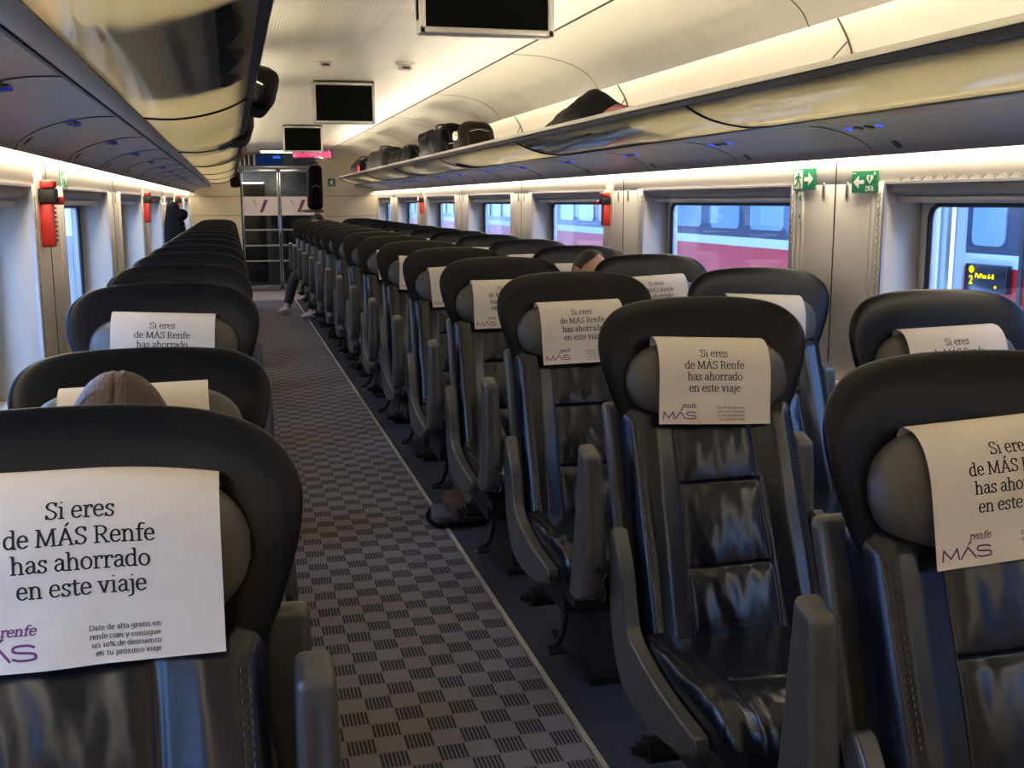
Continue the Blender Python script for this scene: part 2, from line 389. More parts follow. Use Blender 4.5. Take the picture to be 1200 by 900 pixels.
# windows -----------------------------------------------------------------
def window(n, x, sgn, y0, y1):
    w = prop(bpy.data.objects.new('window_%d' % n, None), kind='structure'); COL.objects.link(w)
    xo = x+sgn*DEP
    gy0, gy1, gz0, gz1 = y0+.06, y1-.06, WZ0+.03, 1.418
    # frame between the recess and the pane, rounded inner corners
    b = MB()
    for (a0, a1, c0, c1) in ((y0, y1, WZ0, gz0), (y0, y1, gz1, WZ1), (y0, gy0, gz0, gz1), (gy1, y1, gz0, gz1)):
        b.box(min(xo-sgn*.012, xo+sgn*.02), max(xo-sgn*.012, xo+sgn*.02), a0, a1, c0, c1)
    b.build('window_frame', WALLM, w, bevel=.003, segs=1)
    # black gasket ring with rounded corners
    R = .05; ring = []
    for (cy, cz2, t0) in ((gy1-R, gz1-R, 0), (gy0+R, gz1-R, PI/2), (gy0+R, gz0+R, PI), (gy1-R, gz0+R, 3*PI/2)):
        for k in range(5):
            t = t0+PI/2*k/4; ring.append((xo-sgn*.016, cy+R*math.cos(t), cz2+R*math.sin(t)))
    ring.append(ring[0])
    MB().tube(ring, .009, 6, False).build('gasket', DARKTRIM, w)
    MB().box(min(xo+sgn*.0, xo+sgn*.008), max(xo, xo+sgn*.008), gy0-.01, gy1+.01, gz0-.01, gz1+.01).build('pane', GLASSW, w)
    # roller blind box, bottom rail and the toothed guide strips
    xa = x+sgn*.012; xb = x+sgn*.085
    b = MB(); b.prism([(xa, WZ1-.003), (xb, WZ1-.003), (xb, 1.455), (xa+sgn*.02, 1.450), (xa, 1.462)], y0+.012, y1-.012)
    b.build('blind_box', BLIND, w, bevel=.003, segs=2)
    b = MB(); b.box(min(xa+sgn*.028, xa+sgn*.05), max(xa+sgn*.028, xa+sgn*.05), y0+.015, y1-.015, 1.424, 1.446); b.build('blind_rail', SILVER, w, bevel=.003)
    b = MB(); xs = x-sgn*.0085
    def zig(p, q, side):
        n = 26; L = (Vector(q)-Vector(p)).length
        for k in range(n):
            c = Vector(p).lerp(Vector(q), (k+.5)/n)
            if side: b.tube([c+Vector((0, -.006, .010)), c+Vector((0, .006, 0)), c+Vector((0, -.006, -.010))], .0016, 4, False)
            else: b.tube([c+Vector((0, -.018, .005)), c+Vector((0, 0, -.006)), c+Vector((0, .018, .005))], .0016, 4, False)
    if y0 < 4.3:
        zig((xs, y1+.023, WZ0+.05), (xs, y1+.023, WZ1-.03), True)
        zig((xs, y0-.023, WZ0+.05), (xs, y0-.023, WZ1-.03), True)
        if y0 < 2: zig((x-sgn*.001, y0+.05, WZ1+.012), (x-sgn*.001, y1-.05, WZ1+.012), False)
        b.build('toothed_strip', mat('tooth_grey', (.14, .13, .12), .6) if 'tooth_grey' not in bpy.data.materials else bpy.data.materials['tooth_grey'], w)
    b = MB(); t = .007
    for (a0, a1, c0, c1) in ((y0-.004, y0+.004, WZ0, WZ1), (y1-.004, y1+.004, WZ0, WZ1), (y0, y1, WZ1-.004, WZ1+.004), (y0, y1, WZ0-.006, WZ0+.004)):
        b.box(min(x-sgn*t, x+sgn*.004), max(x-sgn*t, x+sgn*.004), a0, a1, c0, c1)
    b.build('edge_moulding', SILVER, w)
n = 1
for (y0, y1) in winR: window(n, XR, 1, y0, y1); n += 1
for (y0, y1) in winL: window(n, XL, -1, y0, y1); n += 1
# pillar seams and coat slots
b = MB()
for x, s, wins in ((XR, 1, winR), (XL, -1, winL)):
    for (a, c) in zip(wins[:-1], wins[1:]):
        m = (a[1]+c[0])/2
        b.box(min(x-s*.002, x), max(x-s*.002, x), m-.003, m+.003, .8, 1.58)
prop(b.build('trim_5', GROOVE), kind='structure')
k = 0
ordn = ['first', 'second', 'third', 'fourth', 'fifth', 'sixth', 'seventh', 'eighth', 'ninth', 'tenth', 'eleventh', 'twelfth', 'thirteenth', 'fourteenth', 'fifteenth', 'sixteenth']
for x, s, wins, sn in ((XR, 1, winR, 'right'), (XL, -1, winL, 'left')):
    for i, (a, c) in enumerate(list(zip(wins[:-1], wins[1:]))[1:5]):
        m = (a[1]+c[0])/2
        for d in (-.08, .08):
            o = MB(); pts = []
            for q in range(17):
                t = 2*PI*q/16; pts.append((x-s*.003, m+d+.008*math.cos(t), 1.463+.032*math.copysign(abs(math.sin(t))**.5, math.sin(t))))
            o.tube(pts, .0022, 5, False)
            t = thing('coat_slot', 'slim recessed coat slot on the %s %s window pillar, its %s one' % (ordn[i], sn, 'nearer' if d < 0 else 'farther'), 'coat slot', (0, 0, 0), 0, 'coat slots in the pillars')
            o.build('rim', SILVER, t)
            MB().box(min(x-s*.0035, x), max(x-s*.0035, x), m+d-.003, m+d+.003, 1.44, 1.485).build('hook', GROOVE, t)
# ------------------------------------------------------------------ luggage racks
lab = {'right': 'long luggage rack of pale glass panels above the double seats', 'left': 'long luggage rack of pale glass panels above the single seats'}
prof = catmull([(1.448, 1.742), (1.50, 1.713), (1.57, 1.690), (1.66, 1.676), (1.745, 1.678)], 5)
for nm, f in (('right', lambda p: p), ('left', mir)):
    t = thing('luggage_rack', lab[nm], 'luggage rack')
    ys = [Y0]+[1.17+2.2*k for k in range(0, 7)]+[15.0]
    q = [f(p) for p in prof]
    if nm == 'left': q = q[::-1]
    for a, c in zip(ys[:-1], ys[1:]):
        b = MB(); b.sheet(q, a+.006, c-.006, .006); auto(b.build('shelf_panel', SHELF, t))
    for y in ys[1:]:
        b = MB(); b.tube([(f(p)[0], y, f(p)[1]) for p in prof], .0065, 6, False); o = auto(b.build('rib', DARKM, t))
    (x0, _), (x1, _) = f((1.432, 0)), f((1.50, 0))
    def pf(l): return [f(p) for p in l]
    b = MB(); b.prism(pf([(1.428, 1.757), (1.434, 1.772), (1.446, 1.777), (1.456, 1.774), (1.456, 1.757)]), Y0, 15.01); auto(b.build('front_rail', RAIL, t), 60)
    b = MB(); b.prism(pf([(1.434, 1.738), (1.434, 1.756), (1.492, 1.756), (1.492, 1.744), (1.458, 1.738)]), Y0, 15.0); b.build('rail_seal', DARKTRIM, t)
    b = MB(); b.prism(pf([(1.742, 1.672), (1.748, 1.690), (1.80, 1.690), (1.81, 1.676), (1.775, 1.664)]), Y0, 15.02); auto(b.build('rear_rail', mat('rail_grey', (.10, .095, .095), .35, .3), t), 50)
    b = MB(); b.prism(pf([(1.75, 1.690), (1.75, 1.697), (2.115, 1.745), (2.115, 1.735)]), Y0, 15.0); b.build('rear_shelf', BACKP, t)
# ------------------------------------------------------------------ reading light pods
BLUEDIM = emis('blue_led_dim', (.04, .05, .5), .35)
def pods(nm, f, y, i):
    s = 1 if nm == 'right' else -1
    t = thing('reading_light', 'pair of blue ringed call buttons over the %s %s row from the front' % (ordn[i], nm), 'reading light', (*[f((1.93, 0))[0]][:1], y, 1.6572), 0, 'reading lights')
    R = Matrix.Rotation(s*math.radians(13), 3, 'Y')
    b = MB()
    def disc(cx, cy, r, z, n=12): 
        vs = [R @ Vector((cx+r*math.cos(2*PI*k/n), cy+r*math.sin(2*PI*k/n), z)) for k in range(n)]+[R @ Vector((cx+r*math.cos(2*PI*k/n), cy+r*math.sin(2*PI*k/n), z-.004)) for k in range(n)]
        return vs, [tuple(range(n)), tuple(range(2*n-1, n-1, -1))]+[(k, (k+1) % n, n+(k+1) % n, n+k) for k in range(n)]
    for cy in (-.085, .085):
        b = MB(); b.add(*disc(0, cy, .0115, .001)); b.build('button', BLUELED if nm == 'right' else BLUEDIM, t)
        b = MB(); b.add(*disc(0, cy, .0085, -.0015)); b.build('button_face', GREYP, t)
    for cy in (-.028, .028):
        b = MB(); b.add(*disc(0, cy, .016, .002)); b.build('lamp_lens', DARKTRIM, t)
    R3 = Matrix.Rotation(s*math.radians(41), 3, 'Y'); off = Vector((s*.120, 0, -.0485))
    b = MB(); vs = [R3 @ Vector(v)+off for v in ((-.017, -.015, -.0015), (.017, -.015, -.0015), (.017, .015, -.0015), (-.017, .015, -.0015))]
    vs2 = [v+Vector((s*.002, 0, .006)) for v in vs]
    b.add(vs+vs2, [(0, 1, 2, 3), (7, 6, 5, 4), (0, 4, 5, 1), (1, 5, 6, 2), (2, 6, 7, 3), (3, 7, 4, 0)]); b.build('row_plate', DARKTRIM, t)
for nm, f in (('right', lambda p: p), ('left', mir)):
    for i in range(13): pods(nm, f, 3.09+1.035*i if nm == 'right' else 2.3+1.035*i, i)
# ================================================================== LETTERING (drawn letter shapes)
def arc(cx, cy, rx, ry, a0, a1, n=10):
    return [(cx+rx*math.cos(math.radians(a0+(a1-a0)*k/n)), cy+ry*math.sin(math.radians(a0+(a1-a0)*k/n))) for k in range(n+1)]
def C(*p): return catmull(list(p), 4)
X5 = .52
def serif(x, y, l=.085, r=.085): return [(x-l, y), (x+r, y)]
G = {
 'a': (.50, [C((.09, .42), (.22, .52), (.36, .44), (.37, .3), (.37, .05)), C((.37, .32), (.16, .27), (.07, .14), (.16, .01), (.29, .04), (.37, .13)), [(.37, .04), (.47, .01)]]),
 'c': (.46, [C((.40, .42), (.27, .52), (.11, .44), (.06, .26), (.11, .08), (.25, 0), (.41, .08))]),
 'd': (.56, [C((.41, .44), (.28, .52), (.11, .44), (.06, .25), (.11, .07), (.25, 0), (.41, .1)), [(.42, .76), (.42, 0)], [(.33, .76), (.42, .76)], [(.42, .005), (.51, .005)]]),
 'e': (.49, [[(.07, .28), (.42, .28)], C((.42, .28), (.38, .45), (.25, .52), (.11, .44), (.06, .26), (.11, .07), (.26, 0), (.42, .08))]),
 'f': (.36, [C((.38, .74), (.28, .77), (.18, .69), (.16, .5), (.16, .01)), [(.05, .5), (.33, .5)], serif(.17, .005)]),
 'g': (.55, [C((.41, .44), (.28, .52), (.12, .45), (.07, .29), (.12, .13), (.26, .06), (.41, .14)), C((.42, .5), (.42, -.05), (.35, -.19), (.2, -.22), (.08, -.16)), [(.42, .5), (.5, .5)]]),
 'h': (.60, [[(.13, .76), (.13, .01)], [(.05, .76), (.13, .76)], C((.13, .38), (.26, .51), (.41, .46), (.45, .3), (.45, .01)), serif(.13, .005), serif(.45, .005)]),
 'i': (.29, [[(.14, .5), (.14, .01)], [(.05, .5), (.14, .5)], serif(.14, .005), [(.135, .71), (.145, .71)]]),
 'j': (.27, [C((.15, .5), (.15, -.05), (.1, -.19), (-.02, -.22)), [(.05, .5), (.15, .5)], [(.145, .69), (.155, .69)]]),
 'l': (.29, [[(.14, .76), (.14, .01)], [(.05, .76), (.14, .76)], serif(.14, .005)]),
 'm': (.90, [[(.13, .5), (.13, .01)], [(.05, .5), (.13, .5)], C((.13, .38), (.25, .51), (.39, .46), (.43, .3), (.43, .01)), C((.43, .38), (.55, .51), (.70, .46), (.74, .3), (.74, .01)), serif(.13, .005), serif(.43, .005, .07, .07), serif(.75, .005)]),
 'n': (.60, [[(.13, .5), (.13, .01)], [(.05, .5), (.13, .5)], C((.13, .38), (.26, .51), (.41, .46), (.45, .3), (.45, .01)), serif(.13, .005), serif(.45, .005)]),
 'o': (.52, [catmull([(.26, .52), (.11, .43), (.06, .26), (.11, .08), (.26, 0), (.41, .08), (.46, .26), (.41, .43), (.26, .52)], 4)]),
 'p': (.56, [[(.13, .5), (.13, -.21)], [(.05, .5), (.13, .5)], C((.14, .40), (.27, .52), (.43, .44), (.48, .26), (.43, .07), (.29, 0), (.14, .1)), serif(.13, -.21)]),
 'q': (.56, [C((.41, .44), (.28, .52), (.11, .44), (.06, .25), (.11, .07), (.25, 0), (.41, .1)), [(.42, .5), (.42, -.21)], serif(.42, -.21)]),
 'r': (.43, [[(.14, .5), (.14, .01)], [(.05, .5), (.14, .5)], C((.14, .34), (.22, .48), (.32, .52), (.39, .48)), [(.39, .5), (.39, .41)], serif(.15, .005, .09, .11)]),
 's': (.43, [C((.36, .43), (.28, .51), (.16, .5), (.09, .4), (.15, .3), (.29, .23), (.36, .13), (.29, .02), (.16, 0), (.06, .08)), [(.36, .5), (.36, .40)], [(.065, .12), (.065, .01)]]),
 't': (.37, [C((.16, .64), (.16, .12), (.22, .0), (.35, .05)), [(.05, .5), (.33, .5)]]),
 'u': (.60, [C((.13, .5), (.13, .18), (.17, .04), (.28, .0), (.42, .12)), [(.44, .5), (.44, .01)], [(.05, .5), (.13, .5)], [(.36, .5), (.44, .5)], [(.44, .005), (.53, .005)]]),
 'v': (.53, [[(.08, .5), (.26, .01)], [(.26, .01), (.43, .5)], serif(.09, .5, .07, .07), serif(.43, .5, .07, .07)]),
 'x': (.54, [[(.09, .5), (.43, .01)], [(.42, .5), (.08, .01)], serif(.11, .5, .07, .06), serif(.41, .5, .06, .06), serif(.1, .005, .06, .07), serif(.43, .005, .07, .06)]),
 'y': (.53, [[(.08, .5), (.27, .01)], C((.44, .5), (.27, .0), (.19, -.19), (.07, -.2)), serif(.09, .5, .07, .07), serif(.43, .5, .07, .07)]),
 'S': (.56, [C((.47, .60), (.38, .71), (.22, .71), (.1, .6), (.15, .44), (.36, .33), (.48, .2), (.4, .04), (.24, 0), (.08, .1)), [(.47, .70), (.47, .56)], [(.085, .15), (.085, .01)]]),
 'D': (.74, [[(.14, .71), (.14, .01)], C((.06, .71), (.36, .71), (.58, .60), (.65, .36), (.58, .12), (.36, .005), (.06, .005))]),
 'R': (.68, [[(.14, .71), (.14, .01)], C((.06, .71), (.34, .71), (.50, .62), (.52, .52), (.46, .40), (.32, .35), (.14, .35)), [(.32, .35), (.56, .01)], serif(.14, .005), [(.52, .005), (.66, .005)]]),
 'M': (.92, [[(.17, .71), (.13, .01)], [(.17, .71), (.45, .03)], [(.45, .03), (.74, .71)], [(.74, .71), (.78, .01)], serif(.13, .005), serif(.78, .005), [(.07, .71), (.2, .71)], [(.72, .71), (.85, .71)]]),
 'A': (.70, [[(.35, .71), (.10, .01)], [(.35, .71), (.60, .01)], [(.19, .24), (.51, .24)], serif(.10, .005, .07, .08), serif(.60, .005, .08, .07)]),
 '1': (.38, [[(.19, .52), (.19, .01)], [(.08, .46), (.19, .52)], serif(.19, .005)]),
 '0': (.52, [catmull([(.26, .52), (.11, .43), (.06, .26), (.11, .08), (.26, 0), (.41, .08), (.46, .26), (.41, .43), (.26, .52)], 4)]),
 '%': (.80, [catmull([(.2, .7), (.09, .55), (.2, .4), (.31, .55), (.2, .7)], 4), catmull([(.6, .3), (.49, .15), (.6, 0), (.71, .15), (.6, .3)], 4), [(.6, .7), (.2, 0)]]),
 '.': (.22, [[(.10, .03), (.12, .03)]]), ' ': (.25, []),
}
G['Á'] = (G['A'][0], G['A'][1]+[[(.36, .82), (.46, .93)]]); G['ó'] = (G['o'][0], G['o'][1]+[[(.26, .66), (.36, .78)]])
def ink(strokes, thick, thin, coarse=False):
    """2D strokes -> (verts, faces), drawn with a broad nib"""
    vs = []; fs = []
    for st in strokes:
        if coarse and len(st) > 6: st = st[::2]+([st[-1]] if (len(st)-1) % 2 else [])
        for i in range(len(st)-1):
            (x0, y0), (x1, y1) = st[i], st[i+1]; dx, dy = x1-x0, y1-y0; L = math.hypot(dx, dy)
            if L < 1e-6: continue
            w = (thick*abs(dy)+thin*abs(dx))/L*.5 if abs(dx)+abs(dy) else thin
            w = math.hypot(thick*dy/L, thin*dx/L)*.5
            nx, ny = -dy/L*w, dx/L*w; k = len(vs)
            vs += [(x0+nx, y0+ny), (x0-nx, y0-ny), (x1-nx, y1-ny), (x1+nx, y1+ny)]; fs.append((k, k+1, k+2, k+3))
        for (x, y) in (st if not coarse else []):
            k = len(vs); n = 8
            vs += [(x+thick*.5*math.cos(2*PI*j/n+.39), y+thin*.5*math.sin(2*PI*j/n+.39)) for j in range(n)]; fs.append(tuple(range(k, k+n)))
    return vs, fs
def twidth(s): return sum(G[c][0] for c in s)
def text2d(s, x, y, em, align='c', thick=.11, thin=.065, shear=0, coarse=False, wide=1.0):
    w = twidth(s)*em*wide; x0 = x-w/2 if align == 'c' else x-w if align == 'r' else x
    V = []; F = []
    for ch in s:
        adv, st = G[ch]; vs, fs = ink(st, thick, thin, coarse); k = len(V)
        V += [(x0+(px*wide+shear*py)*em, y+py*em) for px, py in vs]; F += [tuple(i+k for i in f) for f in fs]
        x0 += adv*em*wide
    return V, F
def logo2d(x, y, w, h):
    """wide plain M, barless A with accent, S"""
    st = []
    a = .0; m = [[(0, 0), (.03, 1)], [(.03, 1), (.17, .12)], [(.17, .12), (.31, 1)], [(.31, 1), (.34, 0)]]
    A = [[(.38, 0), (.53, 1)], [(.53, 1), (.68, 0)], [(.55, 1.25), (.60, 1.5)]]
    s = C((.98, .86), (.92, .97), (.80, .98), (.73, .88), (.73, .62), (.82, .52), (.92, .48), (.99, .38), (.99, .12), (.92, .02), (.80, .01), (.72, .13))
    vs, fs = ink([[(p*w, q*h) for p, q in l] for l in m+A+[s]], .0028, .0026)
    return [(x+a, y+b) for a, b in vs], fs

# ================================================================== SEAT (faces local -y, origin on the floor under the head wing)
def yback(z): return -.035-(.95-z)*.385         # front surface of the backrest
def seam(d, w=.004): return math.exp(-(d/w)**2)
def back_def(p):
    # p: local box coords, x lateral, y thickness, z up from centre
    x, y, z = p; zz = .70+z; hw = .215
    front = max(0.0, min(1.0, (-y)/.045))
    t = (zz-.43)/.54
    yy = yback(zz)+.048+y
    d = 0
    if front > .2:
        side = abs(x)
        pan = .094+.012*(1-t)
        # plump side bolsters, hollow middle
        d -= .022*max(0, min(1, (side-pan+.01)/.06))*(1-.4*t)
        d += .006*seam(side-pan, .004)+.0035*seam(side-.188, .003)+.0025*seam(side-.196, .0025)
        if side < pan:
            for zs in (.785, .605): d += .007*seam(zz-zs, .0045)
            for (za, zb) in ((.785, .95), (.605, .785), (.47, .605)):
                if za <= zz < zb:
                    u = (zz-za)/(zb-za); v = side/pan
                    d -= .011*(4*u*(1-u))**.6*(1-v**6)
            d += .0042*noise.noise(Vector((x*24+zz*5, zz*8, 1.3)))*(1 if zz < .785 else .7)
            d += .0012*noise.noise(Vector((x*60+3, zz*20, 4.3)))
        else: d += .0022*noise.noise(Vector((x*16, zz*8, 7.7)))
    yy += d*front
    w = 1+.035*(1-t)
    return (x*w, yy, zz)
def make_back():
    vs, fs = roundbox(.43, .095, .54, .035, (76, 8, 92), back_def)
    return fix(mesh('backrest', vs, fs, LEATHER, True))
def cush_def(p):
    x, y, z = p; s = abs(x)
    yy = y-.42; zz = z+.415
    top = max(0, min(1, (z+.01)/.05))
    if top > 0:
        zz += top*(.016*max(0, min(1, (s-.13)/.06)) - .012*(1-(s/.24)**2)*max(0, min(1, (yy+.62)/.35)))
        zz -= top*.006*seam(s-.155, .005)
        zz -= top*.003*seam(s-.215, .0035)
        if s < .155: zz -= top*.006*seam(yy+.47, .006)
        zz += top*.0035*noise.noise(Vector((x*11, yy*17, 2.1)))+top*.0016*noise.noise(Vector((x*40, yy*34, 5.1)))
    fr = max(0, (-yy-.50)/.14); zz -= .035*fr*fr*max(0, min(1, (z+.06)/.1)); zz += .018*max(0, min(1, (-y)/.2))
    return (x, yy, zz)
def make_cushion():
    vs, fs = roundbox(.472, .49, .125, .045, (60, 62, 8), cush_def)
    return fix(mesh('seat_cushion', vs, fs, LEATHER, True))
def inflated(name, outline, tf, tb, bend, y0, tilt, mat_, pw=3.0, rings=14, seamr=None, cz=None):
    n = len(outline); cz = cz if cz is not None else sum(p[1] for p in outline)/n; cx = 0
    vs = []; fs = []
    rs = [1-(1-k/rings)**1.9 for k in range(rings+1)]
    def Y(x, z): return y0+tilt*(z-cz)-bend*abs(x)**2.3
    def ring(r, s):
        out = []
        for (x, z) in outline:
            px, pz = cx+r*(x-cx), cz+r*(z-cz); prof_ = (max(0, 1-r**pw))**.5
            dy = -tf*prof_ if s < 0 else tb*prof_
            if s < 0 and seamr: dy += .003*math.exp(-((r-seamr)/.012)**2)
            out.append((px, Y(px, pz)+dy, pz))
        return out
    vs.append((cx, Y(cx, cz)-tf, cz))
    for k in range(1, rings+1): vs += ring(rs[k], -1)
    for k in range(rings-1, 0, -1): vs += ring(rs[k], 1)
    vs.append((cx, Y(cx, cz)+tb, cz)); m = 2*rings-1
    for i in range(n): fs.append((0, 1+i, 1+(i+1) % n))
    for k in range(m-1):
        for i in range(n): fs.append((1+k*n+i, 1+k*n+n+i, 1+k*n+n+(i+1) % n, 1+k*n+(i+1) % n))
    last = len(vs)-1
    for i in range(n): fs.append((last, 1+(m-1)*n+(i+1) % n, 1+(m-1)*n+i))
    return fix(mesh(name, vs, fs, mat_, True))
half = [(0, 1.206), (.09, 1.204), (.165, 1.196), (.215, 1.180), (.250, 1.150), (.265, 1.112), (.262, 1.065), (.247, 1.010), (.226, .955), (.205, .925), (.10, .918)]
wout = catmull(half+[(0, .916)]+[(-x, z) for x, z in half[:0:-1]], 4, True)
def make_wing():
    me = inflated('head_wing', wout, .026, .040, .95, .045, .22, LEATHER_W, 5.0, 16, None, 1.06)
    return me
PZ, PA, PHX = 1.047, .090, .204
def pillow_y(z, e=1.0):
    q = max(0.0, 1-abs((z-PZ)/(PA*max(e, .05)))**2.6); return -.002-.052*e*q**.42
def make_pillow():
    vs = []; fs = []; N = 40; K = 36
    for i in range(N+1):
        s = -1+2*i/N; s = math.copysign(1-(1-abs(s))**1.6, s); e = max(.02, (1-abs(s)**3.6))**.45; x = PHX*s
        for k in range(K):
            t = 2*PI*k/K; c, sn = math.cos(t), math.sin(t)
            zz = PZ+PA*e*math.copysign(abs(sn)**.77, sn)
            yy = -.002+(-.052 if c > 0 else .02)*e*abs(c)**.77
            if c > 0: yy += .0025*seam(abs(x)-.172, .003)+.0018*seam(abs(x)-.165, .002)
            vs.append((x, yy-.008+.15*(zz-PZ), zz))
    for i in range(N):
        for k in range(K): fs.append((i*K+k, i*K+(k+1) % K, (i+1)*K+(k+1) % K, (i+1)*K+k))
    fs += [tuple(range(K)), tuple(range(N*K+K-1, N*K-1, -1))]
    return fix(mesh('head_pillow', vs, fs, PILLOW, True))
# paper cover: profile over the pillow, then hanging free
pp = []
for k in range(15):
    t = PI*(.5+.30)-(PI*.80)*k/14      # from behind the top, over, to the front middle
    c, sn = math.cos(PI-t), math.sin(t)
    zz = PZ+(PA+.006)*math.copysign(abs(sn)**.77, sn); cc = math.cos(t)
    yy = -.002+(-.057*abs(cc)**.77 if cc > 0 else .022*abs(cc)**.77)
    pp.append((yy+.15*(zz-PZ), zz))
yl, zl = pp[-1]
for k in range(1, 9): pp.append((yl-.0011*k-.00035*k*k*.3, zl-.0135*k))
cum = [0]
for a, c in zip(pp[:-1], pp[1:]): cum.append(cum[-1]+math.hypot(c[0]-a[0], c[1]-a[1]))
top_i = max(range(len(pp)), key=lambda i: pp[i][1]); V0 = cum[top_i]; VEND = cum[-1]
def profile(v):
    v = max(0, min(VEND, v))
    for i in range(len(cum)-1):
        if v <= cum[i+1]+1e-9:
            t = (v-cum[i])/(cum[i+1]-cum[i]); return (pp[i][0]*(1-t)+pp[i+1][0]*t, pp[i][1]*(1-t)+pp[i+1][1]*t)
    return pp[-1]
PHT = VEND-V0-.012     # printed face height
def paper_pt(u, v, tilt, seed, off=0.0):
    # u lateral -0.14..0.14, v metres down from the top fold
    y, z = profile(V0+v)
    f = max(0, min(1, v/PHT))
    wr = .0022*noise.noise(Vector((u*14+seed*3.1, v*14, seed)))*(.3+f)+.0035*f*f*math.sin(u*16+seed*2.0)
    yy = y-.0092-abs(wr)*.6+wr*.4-off
    x = u+math.sin(tilt)*(v-.06); zz = z+math.sin(tilt)*u*1.0-(.013*max(0, u/.14)**2*(1-f) if seed == 2.9 else 0)
    return (x, yy, zz)
def make_paper(tilt, seed, dx=0):
    nu, nv = 28, 30; vs = []; fs = []
    v0 = -.035
    for j in range(nv+1):
        v = v0+(PHT-v0)*j/nv
        for i in range(nu+1): vs.append(Vector(paper_pt(-.14+.28*i/nu, v, tilt, seed))+Vector((dx, 0, 0)))
    for j in range(nv):
        for i in range(nu): a = j*(nu+1)+i; fs.append((a, a+1, a+nu+2, a+nu+1))
    return mesh('headrest_cover', vs, fs, PAPER, True)
def make_print(tilt, seed, detail=True, dx=0):
    V = []; F = []; mi = []
    def put(vf, idx, z=0):
        k = len(V)
        V.extend(vf[0]); F.extend([tuple(i+k for i in f) for f in vf[1]]); mi.extend([idx]*len(vf[1]))
    H = PHT; em = .0243
    co = not detail
    for s, fr in (('Si eres', .325), ('de MÁS Renfe', .445), ('has ahorrado', .56), ('en este viaje', .675)):
        put(text2d(s, -.002, -fr*H, em, 'c', coarse=co, wide=.97), 0)
    put(logo2d(-.130, -.945*H, .080, .0155), 1)
    put(text2d('renfe', -.049, -.835*H, .0135, 'r', .13, .10, .22, co, 1.1), 1)
    for s, fr in (('Date de alta gratis en', .845), ('renfe.com y consigue', .885), ('un 10% de descuento', .923), ('en tu próximo viaje', .961)):
        put(text2d(s, .074, -fr*H, .0076, 'r', .11, .08, 0, True), 0)
    vs = [Vector(paper_pt(x, -y, tilt, seed, .0006))+Vector((dx, 0, 0)) for x, y in V]
    me = mesh('printed_lettering', vs, F); me.materials.append(INK); me.materials.append(PURPLE)
    me.polygons.foreach_set('material_index', mi); return me
# arm rests ----------------------------------------------------------------
def arm_def(p):
    x, y, z = p; t = (z+.185)/.37         # 0 pivot end, 1 tip
    yy = y*(.62+.75*(1-t)); xx = x*(.86+.30*(1-t))
    if t < .3: yy += .02*(.3-t)/.3; zz = z+.16*max(0, -y)/.045*(.3-t)*(.3-t)*2
    else: zz = z
    if y < 0 and abs(x) < .012: yy += .004*max(0, 1-abs(x)/.012)*(1 if .45 < t < .9 else 0)
    zz += .010*y/.045 if t > .9 else 0
    return (xx, yy-.045-.30*(zz)*-.38*0, zz+.69)
def make_arm():
    vs, fs = roundbox(.052, .085, .37, .013, (10, 8, 26), arm_def)
    me = fix(mesh('arm_rest', vs, fs, PLASTIC, True)); return me
def make_shell(s):
    # side shell: front edge outline in (y,z)
    fr = catmull([(-.085, .685), (-.098, .700), (-.118, .692), (-.165, .620), (-.195, .530), (-.235, .478), (-.40, .440), (-.575, .425)], 4)
    lo = catmull([(-.585, .405), (-.575, .385), (-.49, .352), (-.35, .330), (-.20, .345), (-.12, .43), (-.09, .55)], 4)
    b = MB(); b.prism(fr+lo, -.018, .018, 'x')
    me = mesh('side_shell', b.v, b.f, PLASTIC); fix(me)
    bm = bmesh.new(); bm.from_mesh(me)
    es = [e for e in bm.edges if len(e.link_faces) == 2 and e.calc_face_angle(0) > 1.0]
    bmesh.ops.bevel(bm, geom=es, offset=.006, segments=3, affect='EDGES', clamp_overlap=True); bm.to_mesh(me); bm.free()
    me.polygons.foreach_set('use_smooth', [True]*len(me.polygons))
    try: me.set_sharp_from_angle(angle=math.radians(40))
    except Exception: pass
    return me
SM = dict(back=make_back(), cush=make_cushion(), wing=make_wing(), pil=make_pillow(), arm=make_arm(), shell=make_shell(1))
SM['stitch'] = []
for sx in (-.192, .192):
    b = MB(); zz_ = -.20
    while zz_ < .225:
        p0 = Vector(back_def((sx, -.0475, zz_))); p1 = Vector(back_def((sx, -.0475, zz_+.006)))
        if abs(sx) > .15: b.tube([p0+Vector((.004, -.0012, 0)), p1+Vector((.004, -.0012, 0))], .0009, 4, False)
        b.tube([p0+Vector((-.006, -.0008, 0)), p1+Vector((-.006, -.0008, 0))], .0008, 4, False)
        zz_ += .0105
    SM['stitch'].append(fix(mesh('stitching', b.v, b.f, STITCH)))
# back shell
def bs_def(p):
    x, y, z = p; zz = z+.66; return (x*(1-.05*abs(z)), yback(zz)+.135+y+.01, zz)
vs, fs = roundbox(.45, .04, .58, .018, (10, 6, 14), bs_def); SM['bshell'] = fix(mesh('back_shell', vs, fs, PLASTIC, True))
b = MB()
b.box(-.20, .20, -.62, -.12, .315, .352); b.box(-.17, .17, -.42, -.14, .22, .315)
SM['pan'] = fix(mesh('under_frame', b.v, b.f, BLACKP))
b = MB(); b.prism([(-.42, .02), (-.10, .02), (-.14, .25), (-.36, .25)], -.07, .07, 'x'); b.box(-.10, .10, -.46, -.06, 0, .022)
SM['ped'] = fix(mesh('pedestal', b.v, b.f, DARKM))
b = MB(); b.cyl((-.215, -.20, .20), (-.10, -.20, .20), .034, 14); b.cyl((-.235, -.20, .20), (-.20, -.20, .20), .018, 12); b.cyl((-.25, -.20, .20), (-.235, -.20, .20), .011, 10)
